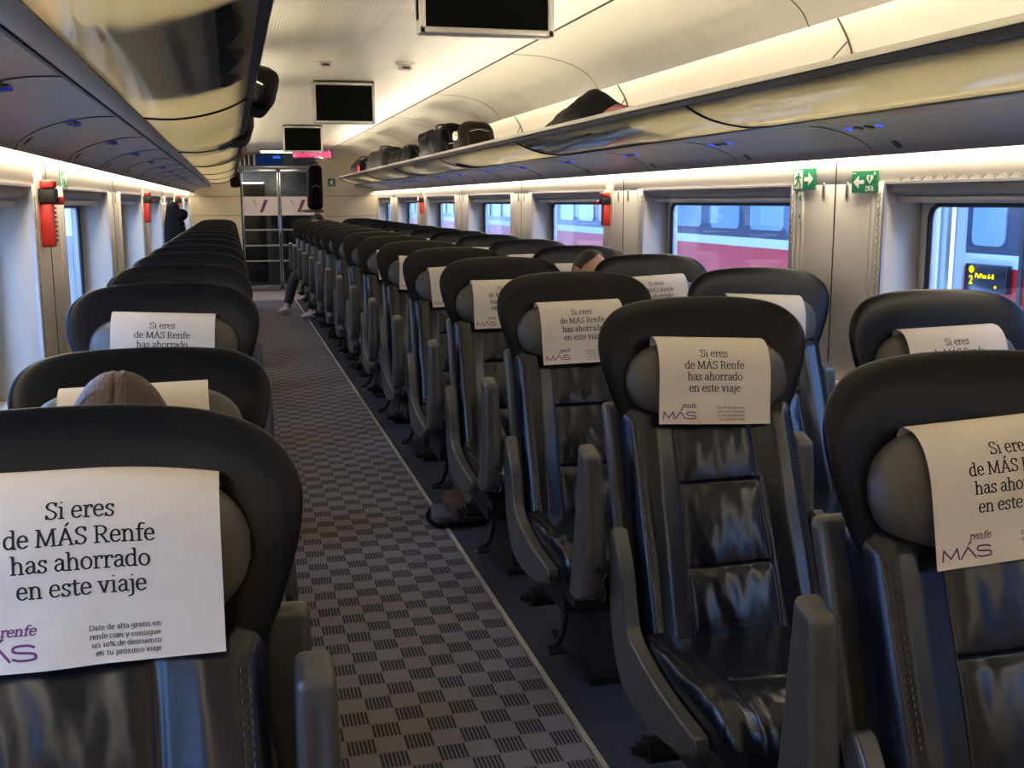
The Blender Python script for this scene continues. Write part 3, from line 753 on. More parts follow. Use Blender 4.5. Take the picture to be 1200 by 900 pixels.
SM['act'] = fix(mesh('swivel_lock', b.v, b.f, DARKM, False))
b = MB(); b.tube([(-.10, -.20, .19), (-.105, -.22, .12), (-.13, -.27, .085), (-.165, -.32, .075)], [.010, .012, .010, .010], 8)
b.add(*(lambda v, f: (v, f))(*roundbox(.05, .055, .014, .006, (6, 6, 4), lambda p: (p[0]-.175, p[1]-.335, p[2]+.073))))
SM['ped2'] = fix(mesh('foot_pedal', b.v, b.f, DARKM))
VAR = []
for tl, sd, dx in ((.045, 1.0, 0), (-.05, 2.3, 0), (0.0, 3.7, 0), (.02, 5.1, 0), (.0, 2.9, .033)):
    VAR.append((make_paper(tl, sd, dx), make_print(tl, sd, True, dx), make_print(tl, sd, False, dx)))
HOLE = MB(); HOLE.cyl((0, 0, 0), (0, .012, 0), .0085, 14)
HOLEM = fix(mesh('bolt_hole', HOLE.v, HOLE.f, BLACKP))
b = MB(); b.tube(catmull([(.010, 0, .018), (.022, 0, .008), (.012, 0, -.012), (.020, 0, -.045), (.008, 0, -.062), (-.006, 0, -.03)], 4), .0022, 5)
CURLM = fix(mesh('moulded_curl', b.v, b.f, DARKM))
b = MB(); b.box(-.0075, .0075, -.002, .002, -.055, .055); GRV = mesh('arm_groove', b.v, b.f, DARKM); fix(GRV)
def seat(x, y, label, group, var=0, recl=0.0, arms=(1, 1), raised=(True, True), near=False, armz=0, pdz=0, lock=True, mirror=False, cover=True, dz=0, armx=(-.305, .228)):
    t = thing('train_chair', label, 'seat', (x, y, 0), 0, group)
    piv = Vector((0, -.20, .44)); R = Matrix.Rotation(-recl, 4, 'X'); RM = Matrix.Translation(piv) @ R @ Matrix.Translation(-piv)
    def up(o): o.matrix_local = RM @ o.matrix_local; return o
    up(obj('backrest', SM['back'], None, t)); w = up(obj('head_wing', SM['wing'], None, t)); pl = up(obj('head_pillow', SM['pil'], None, t)); pl.matrix_local = Matrix.Translation((0, 0, pdz)) @ pl.matrix_local
    up(obj('back_shell', SM['bshell'], None, t)); obj('seat_cushion', SM['cush'], None, t)
    obj('under_frame', SM['pan'], None, t); obj('pedestal', SM['ped'], None, t)
    if lock: obj('swivel_lock', SM['act'], None, t); obj('foot_pedal', SM['ped2'], None, t)
    for q_ in SM['stitch']: up(obj('stitching', q_, None, t))
    if cover:
        c = up(obj('headrest_cover', VAR[var][0], None, t)); c['label'] = 'white paper headrest cover'; c.matrix_local = Matrix.Translation((0, 0, pdz)) @ c.matrix_local
        pr_ = obj('printed_lettering', VAR[var][1 if near else 2], None, c)
    for s, on, rz_ in ((0, arms[0], raised[0]), (1, arms[1], raised[1])):
        sx = -1 if s == 0 else 1
        if arms[s] >= 0: obj('side_shell', SM['shell'], None, t, (sx*.252, 0, 0))
        if on > 0:
            a = obj('arm_rest', SM['arm'], None, t, (armx[s], -.01, armz))
            if not rz_:
                a.rotation_euler = (math.radians(78), 0, 0); a.location = (armx[s], -.10-.62*.98+.5, .60-.50*.2+.02)
            elif near:
                h = obj('bolt_hole', HOLEM, None, a, (.008, -.098, .600)); obj('moulded_curl', CURLM, None, a, (.004, -.094, .585))
    return t
# ================================================================== SEATS IN PLACE
XA, XB, XLs = 1.076, 1.742, -.200
for k in range(15):
    y = 1.35+k
    lb = 'black leather aisle-side seat in the %s row of double seats, counted from the camera' % ordn[k]
    if k == 0: lb = 'black leather seat cut off by the right edge, nearest of the right side'
    if k == 1: lb = 'black leather seat fully in view at right foreground, pale cover with dark lettering'
    seat(XA, y, lb, 'aisle-side seats of the right row', [0, 1, 3, 2][k % 4], {0: 0.0}.get(k, 0), (1, 1), (True, True), near=k < 5, pdz=-.028)
for k in range(1, 15):
    y = 1.37+k
    lb = 'black leather window-side seat in the %s row of double seats, counted from the camera' % ordn[k]
    seat(XB, y, lb, 'window-side seats of the right row', [2, 3, 1, 0][k % 4], 0, (-1, 1), (True, True), near=k < 4, lock=False, pdz=-.026)
for k in range(1, 16):
    y = .23+k
    lb = 'black leather single seat, %s of the left row counted from the camera' % ordn[k-1]
    if k == 1: lb = 'large black leather single seat filling the lower left corner, big lettered cover'
    if k == 2: lb = 'black leather single seat reclined behind the sitter with brown hair'
    seat(XLs, y, lb, 'single seats of the left row', [2, 2, 3, 1][k % 4] if k != 1 else 4, .23 if k == 2 else 0, (1, 1), (True, True), near=k < 5, lock=True, armx=(-.27, .268), armz=.045, pdz=.006 if k == 1 else -.062 if k == 2 else -.018)

s1 = [o for o in bpy.data.objects if o.get('label', '').startswith('large black leather single')][0]
vs, fs = roundbox(.062, .03, .26, .014, (8, 6, 12), lambda p: (p[0]+(.008 if p[2] < 0 else 0), p[1], p[2]))
obj('side_pad', fix(mesh('side_pad', vs, fs, PLASTIC, True)), None, s1, (.240, .045, .828))
# ================================================================== SCREENS, DETECTORS
def monitor(y, label, zb=1.945, h=.265, w=.405):
    t = thing('ceiling_monitor', label, 'monitor', (CX, y, 0), 0, 'monitors hanging along the aisle')
    b = MB(); b.box(-w/2, w/2, -.02, .035, zb, zb+h); b.build('housing', SILVER, t, bevel=.006)
    b = MB(); fw = .018
    for (x0, x1, z0, z1) in ((-w/2, w/2, zb, zb+fw), (-w/2, w/2, zb+h-fw, zb+h), (-w/2, -w/2+fw, zb, zb+h), (w/2-fw, w/2, zb, zb+h)):
        b.box(x0, x1, -.032, -.018, z0, z1)
    b.build('bezel', RAIL, t, bevel=.003)
    MB().box(-w/2+fw, w/2-fw, -.024, -.019, zb+fw, zb+h-fw).build('screen', mat('screen_glass', (.003, .003, .003), .45, spec=.04) if 'screen_glass' not in bpy.data.materials else bpy.data.materials['screen_glass'], t)
    b = MB()
    for s in (-1, 1): b.prism([(-.015, zb+.04), (.03, zb+.04), (.20, 2.222), (-.03, 2.222)], s*(w/2)-.008*(s > 0), s*(w/2)+.008*(s < 0), 'x')
    b.prism([(.03, zb+.02), (.04, zb+.02), (.21, 2.222), (.19, 2.222)], -w/2+.008, w/2-.008, 'x')
    b.build('ceiling_bracket', SILVER, t)
monitor(3.25, 'black monitor cut by the top edge, largest of the ceiling screens', 1.918, .29)
monitor(7.42, 'middle black ceiling monitor in a silver frame above the aisle')
monitor(11.72, 'smallest farthest black ceiling monitor before the glass door')
for i, (x, y) in enumerate(((.545, 6.3), (1.0, 6.35))):
    t = thing('smoke_detector', 'small white ceiling detector on the %s side above the middle monitor' % ('left', 'right')[i], 'detector', (x, y, 2.20))
    b = MB(); b.cyl((0, 0, .004), (0, 0, .022), .055, 20); b.build('base', WALLM, t)
    rb('cap', .075, .06, .035, .012, HEADER, t, (6, 6, 6), None, (0, 0, -.012))
    MB().box(-.02, .02, -.034, -.028, -.02, -.008).build('vent', GROOVE, t)
# ================================================================== SIGNS ON THE WALLS
def plate(t, x, y0, y1, z0, z1, m, name='plate', th=.003, sgn=1):
    return MB().box(min(x, x-sgn*th), max(x, x-sgn*th), y0, y1, z0, z1).build(name, m, t)
def poly_on_wall(t, x, sgn, polys, y0, z0, w, h, m, name, off=.0042):
    if x > 1: off += .007
    """polys in 0..1 units, u from the viewer's left to right"""
    b = MB()
    for pl in polys:
        q = []
        for u, v in pl:
            yy = y0-u*w if sgn > 0 else y0+u*w
            q.append((yy, z0+v*h))
        b.prism(q, x-sgn*off, x-sgn*(off-.0008), 'x')
    return b.build(name, m, t)
ARROW_R = [(.0, .38), (.5, .38), (.5, .12), (1, .5), (.5, .88), (.5, .62), (0, .62)]
ARROW_L = [(1-u, v) for u, v in ARROW_R]
MAN = [[(.42, .80), (.50, .88), (.58, .88), (.62, .80), (.56, .74), (.46, .74)], [(.36, .72), (.60, .74), (.62, .44), (.40, .40)], [(.40, .44), (.52, .42), (.40, .22), (.14, .12), (.10, .18), (.30, .28)],
       [(.50, .44), (.62, .44), (.78, .24), (.70, .04), (.60, .04), (.66, .22)], [(.36, .72), (.30, .70), (.12, .52), (.18, .46), (.36, .60)], [(.58, .72), (.62, .60), (.84, .54), (.86, .60), (.68, .66)]]
t = thing('exit_sign', 'green and white running man sign with right arrow on the right wall', 'sign', (0, 0, 0))
plate(t, XR-.006, 3.705, 3.868, 1.472, 1.552, GREEN, th=.004)
poly_on_wall(t, XR, 1, [[(0.05, .06), (.45, .06), (.45, .94), (.05, .94)]], 3.868, 1.472, .163, .08, SIGNW, 'door_panel')
poly_on_wall(t, XR, 1, [[(p*.42+.05, q*.9+.05) for p, q in m_] for m_ in MAN], 3.868, 1.472, .163, .08, GREEN, 'running_figure', .0054)
poly_on_wall(t, XR, 1, [[(p*.4+.52, q*.8+.1) for p, q in ARROW_R]], 3.868, 1.472, .163, .08, SIGNW, 'arrow')
t = thing('instruction_strip', 'narrow cream instruction strip beneath the running man sign on right wall', 'sticker', (0, 0, 0))
plate(t, XR-.006, 3.79, 3.825, 1.355, 1.465, SIGNW, th=.004); poly_on_wall(t, XR, 1, [[(.3, .7), (.7, .7), (.7, .9), (.3, .85)], [(.35, .1), (.65, .1), (.65, .22), (.35, .22)]], 3.825, 1.355, .035, .11, GREEN, 'marks')
t = thing('defibrillator_sign', 'green DEA sign with left arrow and heart on the right wall', 'sign', (0, 0, 0))
plate(t, XR-.006, 3.293, 3.452, 1.458, 1.532, GREEN, th=.004)
poly_on_wall(t, XR, 1, [[(p*.42+.07, q*.74+.13) for p, q in ARROW_L]], 3.452, 1.458, .159, .074, SIGNW, 'arrow')
heart = [(.5, .0), (.9, .5), (1, .75), (.85, .98), (.62, .98), (.5, .82), (.38, .98), (.15, .98), (0, .75), (.1, .5)]
poly_on_wall(t, XR, 1, [[(p*.26+.58, q*.42+.40) for p, q in heart]], 3.452, 1.458, .159, .074, SIGNW, 'heart')
poly_on_wall(t, XR, 1, [[(.70, .80), (.66, .62), (.70, .63), (.68, .47), (.76, .66), (.72, .65), (.75, .80)]], 3.452, 1.458, .159, .074, GREEN, 'flash', .0054)
poly_on_wall(t, XR, 1, [[(.87, .80), (.87, .95), (.90, .95), (.90, .80)], [(.84, .855), (.93, .855), (.93, .895), (.84, .895)], [(.03, .88), (.16, .88), (.16, .93), (.03, .93)]], 3.452, 1.458, .159, .074, SIGNW, 'cross')
def wall_text(t, s, x, sgn, yc, z, size, m, name='lettering', depth=.0005, off=.0045, bold=True):
    cu = bpy.data.curves.new(name, 'FONT'); cu.body = s; cu.size = size; cu.align_x = 'CENTER'; cu.extrude = depth; cu.resolution_u = 3
    if bold: cu.offset = size*.015
    tmp = bpy.data.objects.new('tmp', cu); COL.objects.link(tmp)
    me = bpy.data.meshes.new_from_object(tmp, depsgraph=bpy.context.evaluated_depsgraph_get())
    bpy.data.objects.remove(tmp); me.materials.clear()
    o = obj(name, me, m, t, (x-sgn*off, yc, z)); o.rotation_euler = (PI/2, 0, -PI/2*sgn); return o
wall_text(t, 'DEA', XR-.007, 1, 3.338, 1.463, .026, SIGNW)
t = thing('exit_sign', 'green running man sign on the left wall beside the nearest red hammer box', 'sign', (0, 0, 0))
plate(t, XL, 4.42, 4.60, 1.475, 1.60, GREEN, sgn=-1)
poly_on_wall(t, XL, -1, [[(.05, .06), (.45, .06), (.45, .94), (.05, .94)]], 4.42, 1.475, .18, .125, SIGNW, 'door_panel')
poly_on_wall(t, XL, -1, [[(p*.42+.05, q*.9+.05) for p, q in m_] for m_ in MAN], 4.42, 1.475, .18, .125, GREEN, 'running_figure', .0054)
poly_on_wall(t, XL, -1, [[(p*.4+.52, q*.8+.1) for p, q in ARROW_R]], 4.42, 1.475, .18, .125, SIGNW, 'arrow')
# red emergency hammer boxes
def hammer(x, s, y, z0, label, big=1.0):
    t = thing('hammer_box', label, 'hammer box', (x, y, z0), 0, 'red emergency hammer boxes'); t.scale = (1, .8, .78) if s > 0 else (1, .9, .9)
    q = -s
    MB().box(min(0, q*.004), max(0, q*.004), -.075, .075, -.03, .30).build('mounting_plate', SIGNW if big > 0 else WALLM, t)
    o = MB(); o.prism([(-.022, 0), (.022, 0), (.030, .03), (.024, .16), (-.024, .16), (-.03, .02)], q*.004, q*.045, 'x'); o.build('hammer_body', RED, t, bevel=.005)
    b = MB(); [b.box(min(q*.045, q*.050), max(q*.045, q*.050), .010, .026, .02+.017*k, .028+.017*k) for k in range(8)]; b.build('ridges', mat('dark_red', (.3, .01, .01), .5) if 'dark_red' not in bpy.data.materials else bpy.data.materials['dark_red'], t)
    o = MB(); o.box(min(q*.004, q*.06), max(q*.004, q*.06), -.035, .02, .16, .215); o.build('clamp', BLACKP, t, bevel=.005)
    o = MB(); o.box(min(q*.01, q*.055), max(q*.01, q*.055), -.045, .035, .215, .245); o.build('hammer_head', RED, t, bevel=.008)
    o = MB(); o.box(min(q*.02, q*.075), max(q*.02, q*.075), .02, .055, .155, .185); o.build('handle_tab', RED, t, bevel=.006)
hammer(XL, -1, 3.93, 1.29, 'red and black emergency hammer box nearest on the left wall')
hammer(XL, -1, 8.42, 1.29, 'red hammer box on the left wall, middle one of the left three')
hammer(XL, -1, 13.1, 1.29, 'red hammer box on the left wall, smallest and farthest')
hammer(XR, 1, 6.02, 1.29, 'red hammer box on the right wall beside the seated man')
hammer(XR, 1, 12.35, 1.30, 'small red hammer box far down the right wall')
# ================================================================== END WALL, DOOR, LUGGAGE STACK
ENDP = mat('end_wall_panel', (.54, .45, .30), .35)
def panel_wall(name, x0, x1, y, zs, hole=None):
    b = MB()
    b.box(x0, x1, y, y+.05, 0, 2.19); return prop(b.build(name, ENDP), kind='structure')
panel_wall('wall_end_left', XL, .155, YD-.02, 0)
panel_wall('wall_partition_right', 1.335, XR, 16.42, 0)
prop(MB().box(1.36, XR, YD-.02, YD+.03, 0, 2.19).build('wall_end_right', ENDP), kind='structure')
b = MB()
for z in (.62, .92, 1.22, 1.52):
    b.box(XL, .155, YD-.023, YD-.019, z, z+.006); b.box(1.335, XR, 16.416, 16.421, z, z+.006)
prop(b.build('trim_6', GROOVE), kind='structure')
GH = mat('header_grey', (.22, .22, .23), .3, .3)
b = MB(); b.box(.10, 1.40, YD-.06, YD+.02, 1.955, 2.01); b.box(.10, 1.40, YD-.03, YD+.02, 2.17, 2.20)
prop(b.build('trim_7', GH, bevel=.008), kind='structure')
t = thing('door_header_screen', 'blue lit passenger information screen above the glass door', 'screen', (.62, YD-.05, 2.01))
MB().box(-.21, .21, -.03, .02, 0, .17).build('housing', BLACKP, t, bevel=.004)
MB().box(-.20, .20, -.034, -.030, .008, .162).build('display', emis('screen_blue', (.004, .012, .05), 1.0), t)
MB().box(.06, .18, -.036, -.034, .11, .15).build('lit_patch', emis('screen_blue_bright', (.03, .12, .6), 1.0), t)
t = thing('transom_window', 'dark transom glass with window reflections modelled as pale strips, left above the glass door', 'window panel', (.0, YD-.03, 2.01))
MB().box(.12, .40, -.01, 0, 0, .16).build('pane', mat('dark_glass', (.006, .006, .006), .08), t)
b = MB(); [b.box(x, x+.016, -.016, -.008, .0, .16) for x in (.16, .23, .30, .38)]; b.build('reflection_strips', SILVER, t)  # pale strips stand in for windows reflected in the transom glass
t = thing('led_display', 'pink LED destination display above the door behind the far monitor', 'display', (1.12, 15.6, 2.06))
MB().box(-.26, .30, 0, .03, -.03, .10).build('housing', mat('display_case', (.25, .24, .25), .15, .7), t, bevel=.005)
b = MB(); random.seed(3)
for r in range(9):
    for c in range(44):
        if random.random() < (.62 if (c//5) % 3 != 1 else .4): b.box(-.24+c*.0115, -.24+c*.0115+.008, -.006, -.001, -.012+r*.0105, -.012+r*.0105+.0075)
b.build('led_dots', PINK, t)
# door: two glass leaves in bright frames
def leaf(x0, x1, label, nm):
    t = thing('glass_door', label, 'door', (0, YD, 0))
    b = MB()
    b.box(x0, x0+.022, -.02, .02, .03, 1.95); b.box(x1-.022, x1, -.02, .02, .03, 1.95); b.box(x0, x1, -.02, .02, 1.90, 1.95); b.box(x0, x1, -.02, .02, .02, .09)
    b.build('door_frame', mat('door_steel', (.32, .33, .35), .25, .8) if 'door_steel' not in bpy.data.materials else bpy.data.materials['door_steel'], t, bevel=.003)
    MB().box(x0+.02, x1-.02, -.004, .004, .08, 1.91).build('pane', GLASSD, t)
    b = MB(); b.box(x0+.02, x1-.02, -.009, -.005, 1.22, 1.52); b.build('frosted_band', mat('frosted_film', (.62, .54, .50), .6) if 'frosted_film' not in bpy.data.materials else bpy.data.materials['frosted_film'], t)
    c = (x0+x1)/2
    o = MB(); o.prism([(c-.02, 1.27), (c+.03, 1.27), (c+.12, 1.47), (c+.06, 1.47)], -.013, -.009); o.build('v_mark', PURPLE, t)
    o = MB(); o.prism([(c-.02, 1.27), (c-.045, 1.33), (c-.13, 1.47), (c-.10, 1.47)], -.013, -.009); o.build('v_mark_tail', mat('v_pale', (.35, .22, .17), .6) if 'v_pale' not in bpy.data.materials else bpy.data.materials['v_pale'], t)
    b = MB(); [b.box(x0+.02, x1-.02, -.014, -.004, z, z+.022) for z in (.98, .73, .48)]; b.build('guard_bars', RAIL, t)
    return t
leaf(.175, .752, 'left leaf of the glass end door with purple V mark', 'l'); leaf(.768, 1.345, 'right leaf of the glass end door, half hidden by the seats', 'r')
t = thing('door_handle_bar', 'tall steel grab bar between the two glass door leaves', 'handle', (.76, YD-.05, 0))
MB().tube([(0, .03, 1.22), (0, 0, 1.20), (0, 0, .95), (0, .03, .93)], .009, 8).build('bar', CHROME, t)
# vestibule beyond the door
b = MB(); b.box(XL, XR, YD+.02, YD+3.0, -.06, 0); prop(b.build('floor_vestibule', mat('vestibule_floor', (.16, .15, .16), .3)), kind='structure')
VG = mat('vestibule_grey', (.40, .41, .43), .4)
b = MB(); b.box(.0, 1.6, YD+2.9, YD+3.0, 0, 2.3); b.box(-.05, .0, YD+.05, YD+3, 0, 2.3); b.box(1.6, 1.65, YD+.05, YD+3, 0, 2.3); prop(b.build('wall_vestibule', VG), kind='structure')
prop(MB().box(-.05, 1.65, YD+.05, YD+3, 2.3, 2.34).build('ceiling_vestibule', VG), kind='structure')
t = thing('vestibule_cabinet', 'dark cabinet seen through the left leaf of the glass door', 'cabinet', (.42, YD+2.2, 0))
MB().box(-.28, .18, 0, .6, 0, 1.75).build('body', mat('dark_cabinet', (.03, .032, .036), .3), t, bevel=.01)
MB().box(-.24, .14, -.01, 0, .1, .9).build('panel', mat('cabinet_panel', (.05, .052, .06), .25), t)
MB().box(.20, .27, 0, .05, 0, 1.8).build('steel_post', RAIL, t)
t = thing('vestibule_cabinet', 'grey equipment cabinet seen through the right leaf of the glass door', 'cabinet', (1.2, YD+2.3, 0))
MB().box(-.22, .3, 0, .5, 0, 1.2).build('body', mat('grey_cabinet', (.09, .09, .1), .35), t, bevel=.01)
MB().box(-.18, .26, -.012, 0, .25, .62).build('panel', BLACKP, t)
t = thing('added_end_lamp', 'flat lamp added at the ceiling to brighten the end before the glass door', 'light', (CX, 17.1, 2.185))  # added lamp, brightens the dim end by the door
MB().box(-.30, .30, -.20, .20, 0, .03).build('housing', SILVER, t); MB().box(-.28, .28, -.18, .18, -.005, 0).build('diffuser', emis('end_light', (1, .9, .75), 14), t)
t = thing('vestibule_lamp', 'bright lamp bar placed low to show beyond the glass door', 'light', (.5, YD+2.3, 1.78))  # set well below the ceiling so its glow shows through the door glass
MB().box(-.30, .10, 0, .08, 0, .03).build('housing', SILVER, t); MB().box(-.28, .08, .01, .07, -.006, 0).build('diffuser', emis('vest_light', (1, .95, .9), 150), t)
t = thing('exit_sign', 'small green running man sign on the right partition by the suitcase', 'sign', (0, 0, 0))
MB().box(1.40, 1.51, 16.412, 16.418, 1.66, 1.77).build('plate', mat('sign_dark_green', (.02, .10, .06), .5), t)
b = MB(); [b.prism([(1.41+p*.09, 1.665+q*.10) for p, q in m_], 16.409, 16.412) for m_ in MAN]; b.build('running_figure', SIGNW, t)
t = thing('luggage_stack', 'brown luggage shelves behind the right partition', 'luggage shelf', (0, 0, 0))
BRN = mat('brown_edge', (.10, .06, .035), .5)
for z in (.55, 1.28): MB().box(1.06, 2.0, 16.55, 17.5, z, z+.035).build('shelf', BRN, t, bevel=.004)
for x in (1.34, 1.98): MB().box(x, x+.03, 17.45, 17.5, 0, 1.9).build('upright', SILVER, t)
# ================================================================== LUGGAGE
def bag(name, label, x, y, z, sx, sy, sz, m, cat='bag', amp=.02, freq=7, seed=0, handle=True, straps=2, rz=0, group=None, r=None, pocket=True):
    t = thing(name, label, cat, (x, y, z), rz, group)
    def df(p):
        q = Vector(p); n_ = noise.noise_vector(q*freq+Vector((seed*5.3, seed*2.1, seed)))
        sc = 1-.12*max(0, q.z/sz)-.0
        q = Vector((q.x*sc, q.y*sc, q.z))+n_*amp; q.z = max(q.z, -sz/2)
        return q+Vector((0, 0, sz/2))
    vs, fs = roundbox(sx, sy, sz, r or min(sx, sy, sz)*.32, (16, 16, 14), df); o = obj('body', fix(mesh('bag_body', vs, fs, m, True)), None, t)
    if pocket:
        vs, fs = roundbox(sx*.6, .05, sz*.5, .02, (8, 6, 8), lambda p: Vector(p)+noise.noise_vector(Vector(p)*freq)*amp*.5)
        o2 = obj('pocket', fix(mesh('pocket', vs, fs, m, True)), None, t, (0, -sy/2-.005, sz*.36))
        b = MB(); b.tube(catmull([(-sx*.25, -sy/2-.032, sz*.5), (0, -sy/2-.036, sz*.55), (sx*.25, -sy/2-.032, sz*.5)], 4), .003, 5); b.build('zip', SILVER, t)
    if handle:
        b = MB(); b.tube(catmull([(-.06, 0, sz*.95), (-.055, 0, sz+.03), (0, 0, sz+.04), (.055, 0, sz+.03), (.06, 0, sz*.95)], 4), .008, 6); b.build('handle', BLACKP, t)
    for k in range(straps):
        xx = (-.2+.4*k)*sx
        b = MB(); b.tube(catmull([(xx, -sy/2*.96, sz*.1), (xx+.01, -sy/2-.012, sz*.45), (xx, -sy/2*.9, sz*.85), (xx, 0, sz*.995)], 5), .009, 5); b.build('strap', BLACKP, t)
    return t
t = thing('added_shade_slab', 'dark coat-like slab added on the near end of the left rack to darken its glass', 'coat', (-.09, 2.2, 1.70))  # added block: stops the light above the shelf, giving a dark patch
vs, fs = roundbox(.25, 1.15, .10, .04, (12, 24, 6), lambda p: (p[0]+.02*nz(p[1], 0, 0, 5), p[1]+.05*nz(p[0], 0, 3, 9), max(p[2], -.05)+.055+.02*nz(p[0], p[1], 1, 8)*(p[2] > 0)))
obj('body', fix(mesh('coat_body', vs, fs, BAGK, True)), None, t)
MB().tube(catmull([(-.08, -.4, .115), (-.04, 0, .12), (-.07, .42, .115)], 5), .012, 6).build('sleeve_fold', BAGK, t)
# right rack, from near to far
t = thing('dark_jacket', 'black jacket heaped on the right luggage rack above the seated man', 'jacket', (1.655, 5.0, 1.712))
def jac(p):
    x, y, z = p; u = (y+.45)/.9
    h = (.035+.20*(math.exp(-((u-.40)/.22)**2) if u < .40 else max(0, 1-(u-.40)/.75)**.9))*(1.0-.25*abs(x)/.17)
    zz = max(0, (z+.5))*h; n_ = noise.noise_vector(Vector((x*9, y*8, z*3)))
    return (x*(1-.3*(z+.5))+n_.x*.02, y+n_.y*.02, zz+abs(n_.z)*.02*(z+.5))
vs, fs = roundbox(.34, 1.0, 1.0, .10, (18, 34, 12), lambda p: jac((p[0], p[1]*1.25, p[2]))); obj('body', fix(mesh('jacket_body', vs, fs, BAGK, True)), None, t)
b = MB(); b.tube(catmull([(-.13, -.40, .03), (-.12, -.2, .06), (-.10, 0, .13), (-.11, .2, .07)], 5), .012, 6); b.build('sleeve_fold', BAGK, t)
t = thing('patterned_scarf', 'brown scarf with a red stripe lying beside the black jacket on rack', 'scarf', (1.60, 4.22, 1.735))
vs, fs = roundbox(.20, .50, .085, .04, (14, 20, 6), lambda p: (p[0]+.02*nz(p[0], p[1], p[2], 12), p[1], (max(-.035, p[2]+.018*nz(p[0], p[1], p[2], 9))+.035)*(1-.6*abs(p[1])/.25))); obj('body', fix(mesh('scarf_body', vs, fs, mat('brown_wool', (.05, .035, .022), .9), True)), None, t)
b = MB(); b.tube(catmull([(-.085, -.20, .035), (-.085, -.05, .068), (-.08, .08, .066), (-.085, .2, .04)], 5), .010, 6); b.build('stripe', mat('red_wool', (.10, .01, .006), .9), t)
bag('carry_case', 'brown upright case leaning at the near end of the bags on right rack', 1.66, 7.5, 1.712, .26, .34, .25, BAGB, 'suitcase', .010, 4, 1, True, 0)
o = bpy.data.objects['carry_case']; o.rotation_euler = (math.radians(-22), 0, 0)
MB().box(-.155, -.13, -.10, -.05, .13, .17).build('luggage_tag', SIGNW, o)
bag('black_backpack', 'large black backpack with straps on the right rack beside the brown case', 1.655, 8.6, 1.72, .28, 1.0, .27, BAGK, 'backpack', .055, 8, 2, True, 2)
bag('black_holdall', 'low black holdall on the right rack behind the large backpack', 1.655, 10.2, 1.72, .28, 1.2, .19, BAGK, 'holdall', .05, 8, 3, True, 2)
bag('grey_suitcase', 'dark grey soft suitcase on the right rack, last but one from the door', 1.65, 11.9, 1.715, .28, 1.4, .27, mat('grey_nylon', (.018, .017, .015), .6, var=(6, .2), spec=.1), 'suitcase', .015, 5, 4, True, 1)
bag('small_backpack', 'small dark backpack with a red tag at the far end of right rack', 1.63, 13.7, 1.70, .24, 1.0, .24, BAGK, 'backpack', .03, 7, 5, True, 1)
MB().box(-.14, -.12, -.5, -.44, .05, .16).build('red_tag', RED, bpy.data.objects['small_backpack'])
# left rack
bag('black_backpack', 'black backpack bulging over the edge of the left luggage rack', .065, 4.2, 1.77, .17, .5, .15, BAGK, 'backpack', .02, 7, 6, False, 1, group=None)
bpy.data.objects['black_backpack.001'].rotation_euler = (0, math.radians(14), 0)
bag('ribbed_suitcase', 'ribbed dark suitcase behind the black backpack on the left rack', .0, 5.6, 1.715, .24, .8, .24, BAGB, 'suitcase', .006, 5, 7, True, 2)
bag('canvas_bag', 'small brown canvas bag at the left rack behind the ribbed suitcase', .0, 7.6, 1.715, .22, .6, .15, mat('canvas', (.16, .11, .06), .9), 'bag', .02, 8, 8, True, 1)
bag('dark_pouch', 'small black pouch hanging low at the far end of the left rack', .06, 13.6, 1.60, .12, .16, .2, BAGK, 'pouch', .015, 9, 9, True, 0, pocket=False)
bag('hard_suitcase', 'tall black suitcase on the upper luggage shelf by the glass door', 1.24, 16.85, 1.315, .22, .40, .66, BAGK, 'suitcase', .004, 4, 10, True, 0)
bag('travel_bag', 'black travel bag on the lower luggage shelf by the glass door', 1.25, 16.85, .585, .30, .42, .55, BAGK, 'bag', .02, 6, 11, True, 1)
# shoulder bag on the floor under the third aisle seat
t = thing('shoulder_bag', 'brown and grey shoulder bag on the floor beside the brass strip', 'bag', (.985, 4.66, 0))
def sb(p):
    n_ = noise.noise_vector(Vector(p)*8); x, y, z = p
    return (x+n_.x*.02, y+n_.y*.02, max(-.12, z*(1 if x > -.02 else .55)-(.0 if x > -.02 else .05)+n_.z*.01)+.12)
vs, fs = roundbox(.22, .22, .24, .06, (14, 12, 12), sb); obj('body', fix(mesh('bag_body', vs, fs, mat('tan_brown', (.055, .024, .011), .7, var=(9, .3)), True)), None, t)
vs, fs = roundbox(.15, .20, .055, .025, (10, 12, 6), lambda p: (p[0]-.095, p[1], p[2]+.04)); obj('side_pocket', fix(mesh('side_pocket', vs, fs, mat('grey_mesh', (.06, .06, .07), .8), True)), None, t)
b = MB(); b.tube(catmull([(-.08, .09, .02), (-.16, .06, .05), (-.19, -.02, .025), (-.14, -.10, .015), (-.06, -.11, .03)], 5), .010, 6); b.build('strap', BAGK, t)
b = MB(); b.tube(catmull([(.05, -.09, .2), (-.02, -.12, .12), (-.05, -.12, .03)], 5), .008, 6); b.build('buckle_strap', BLACKP, t)
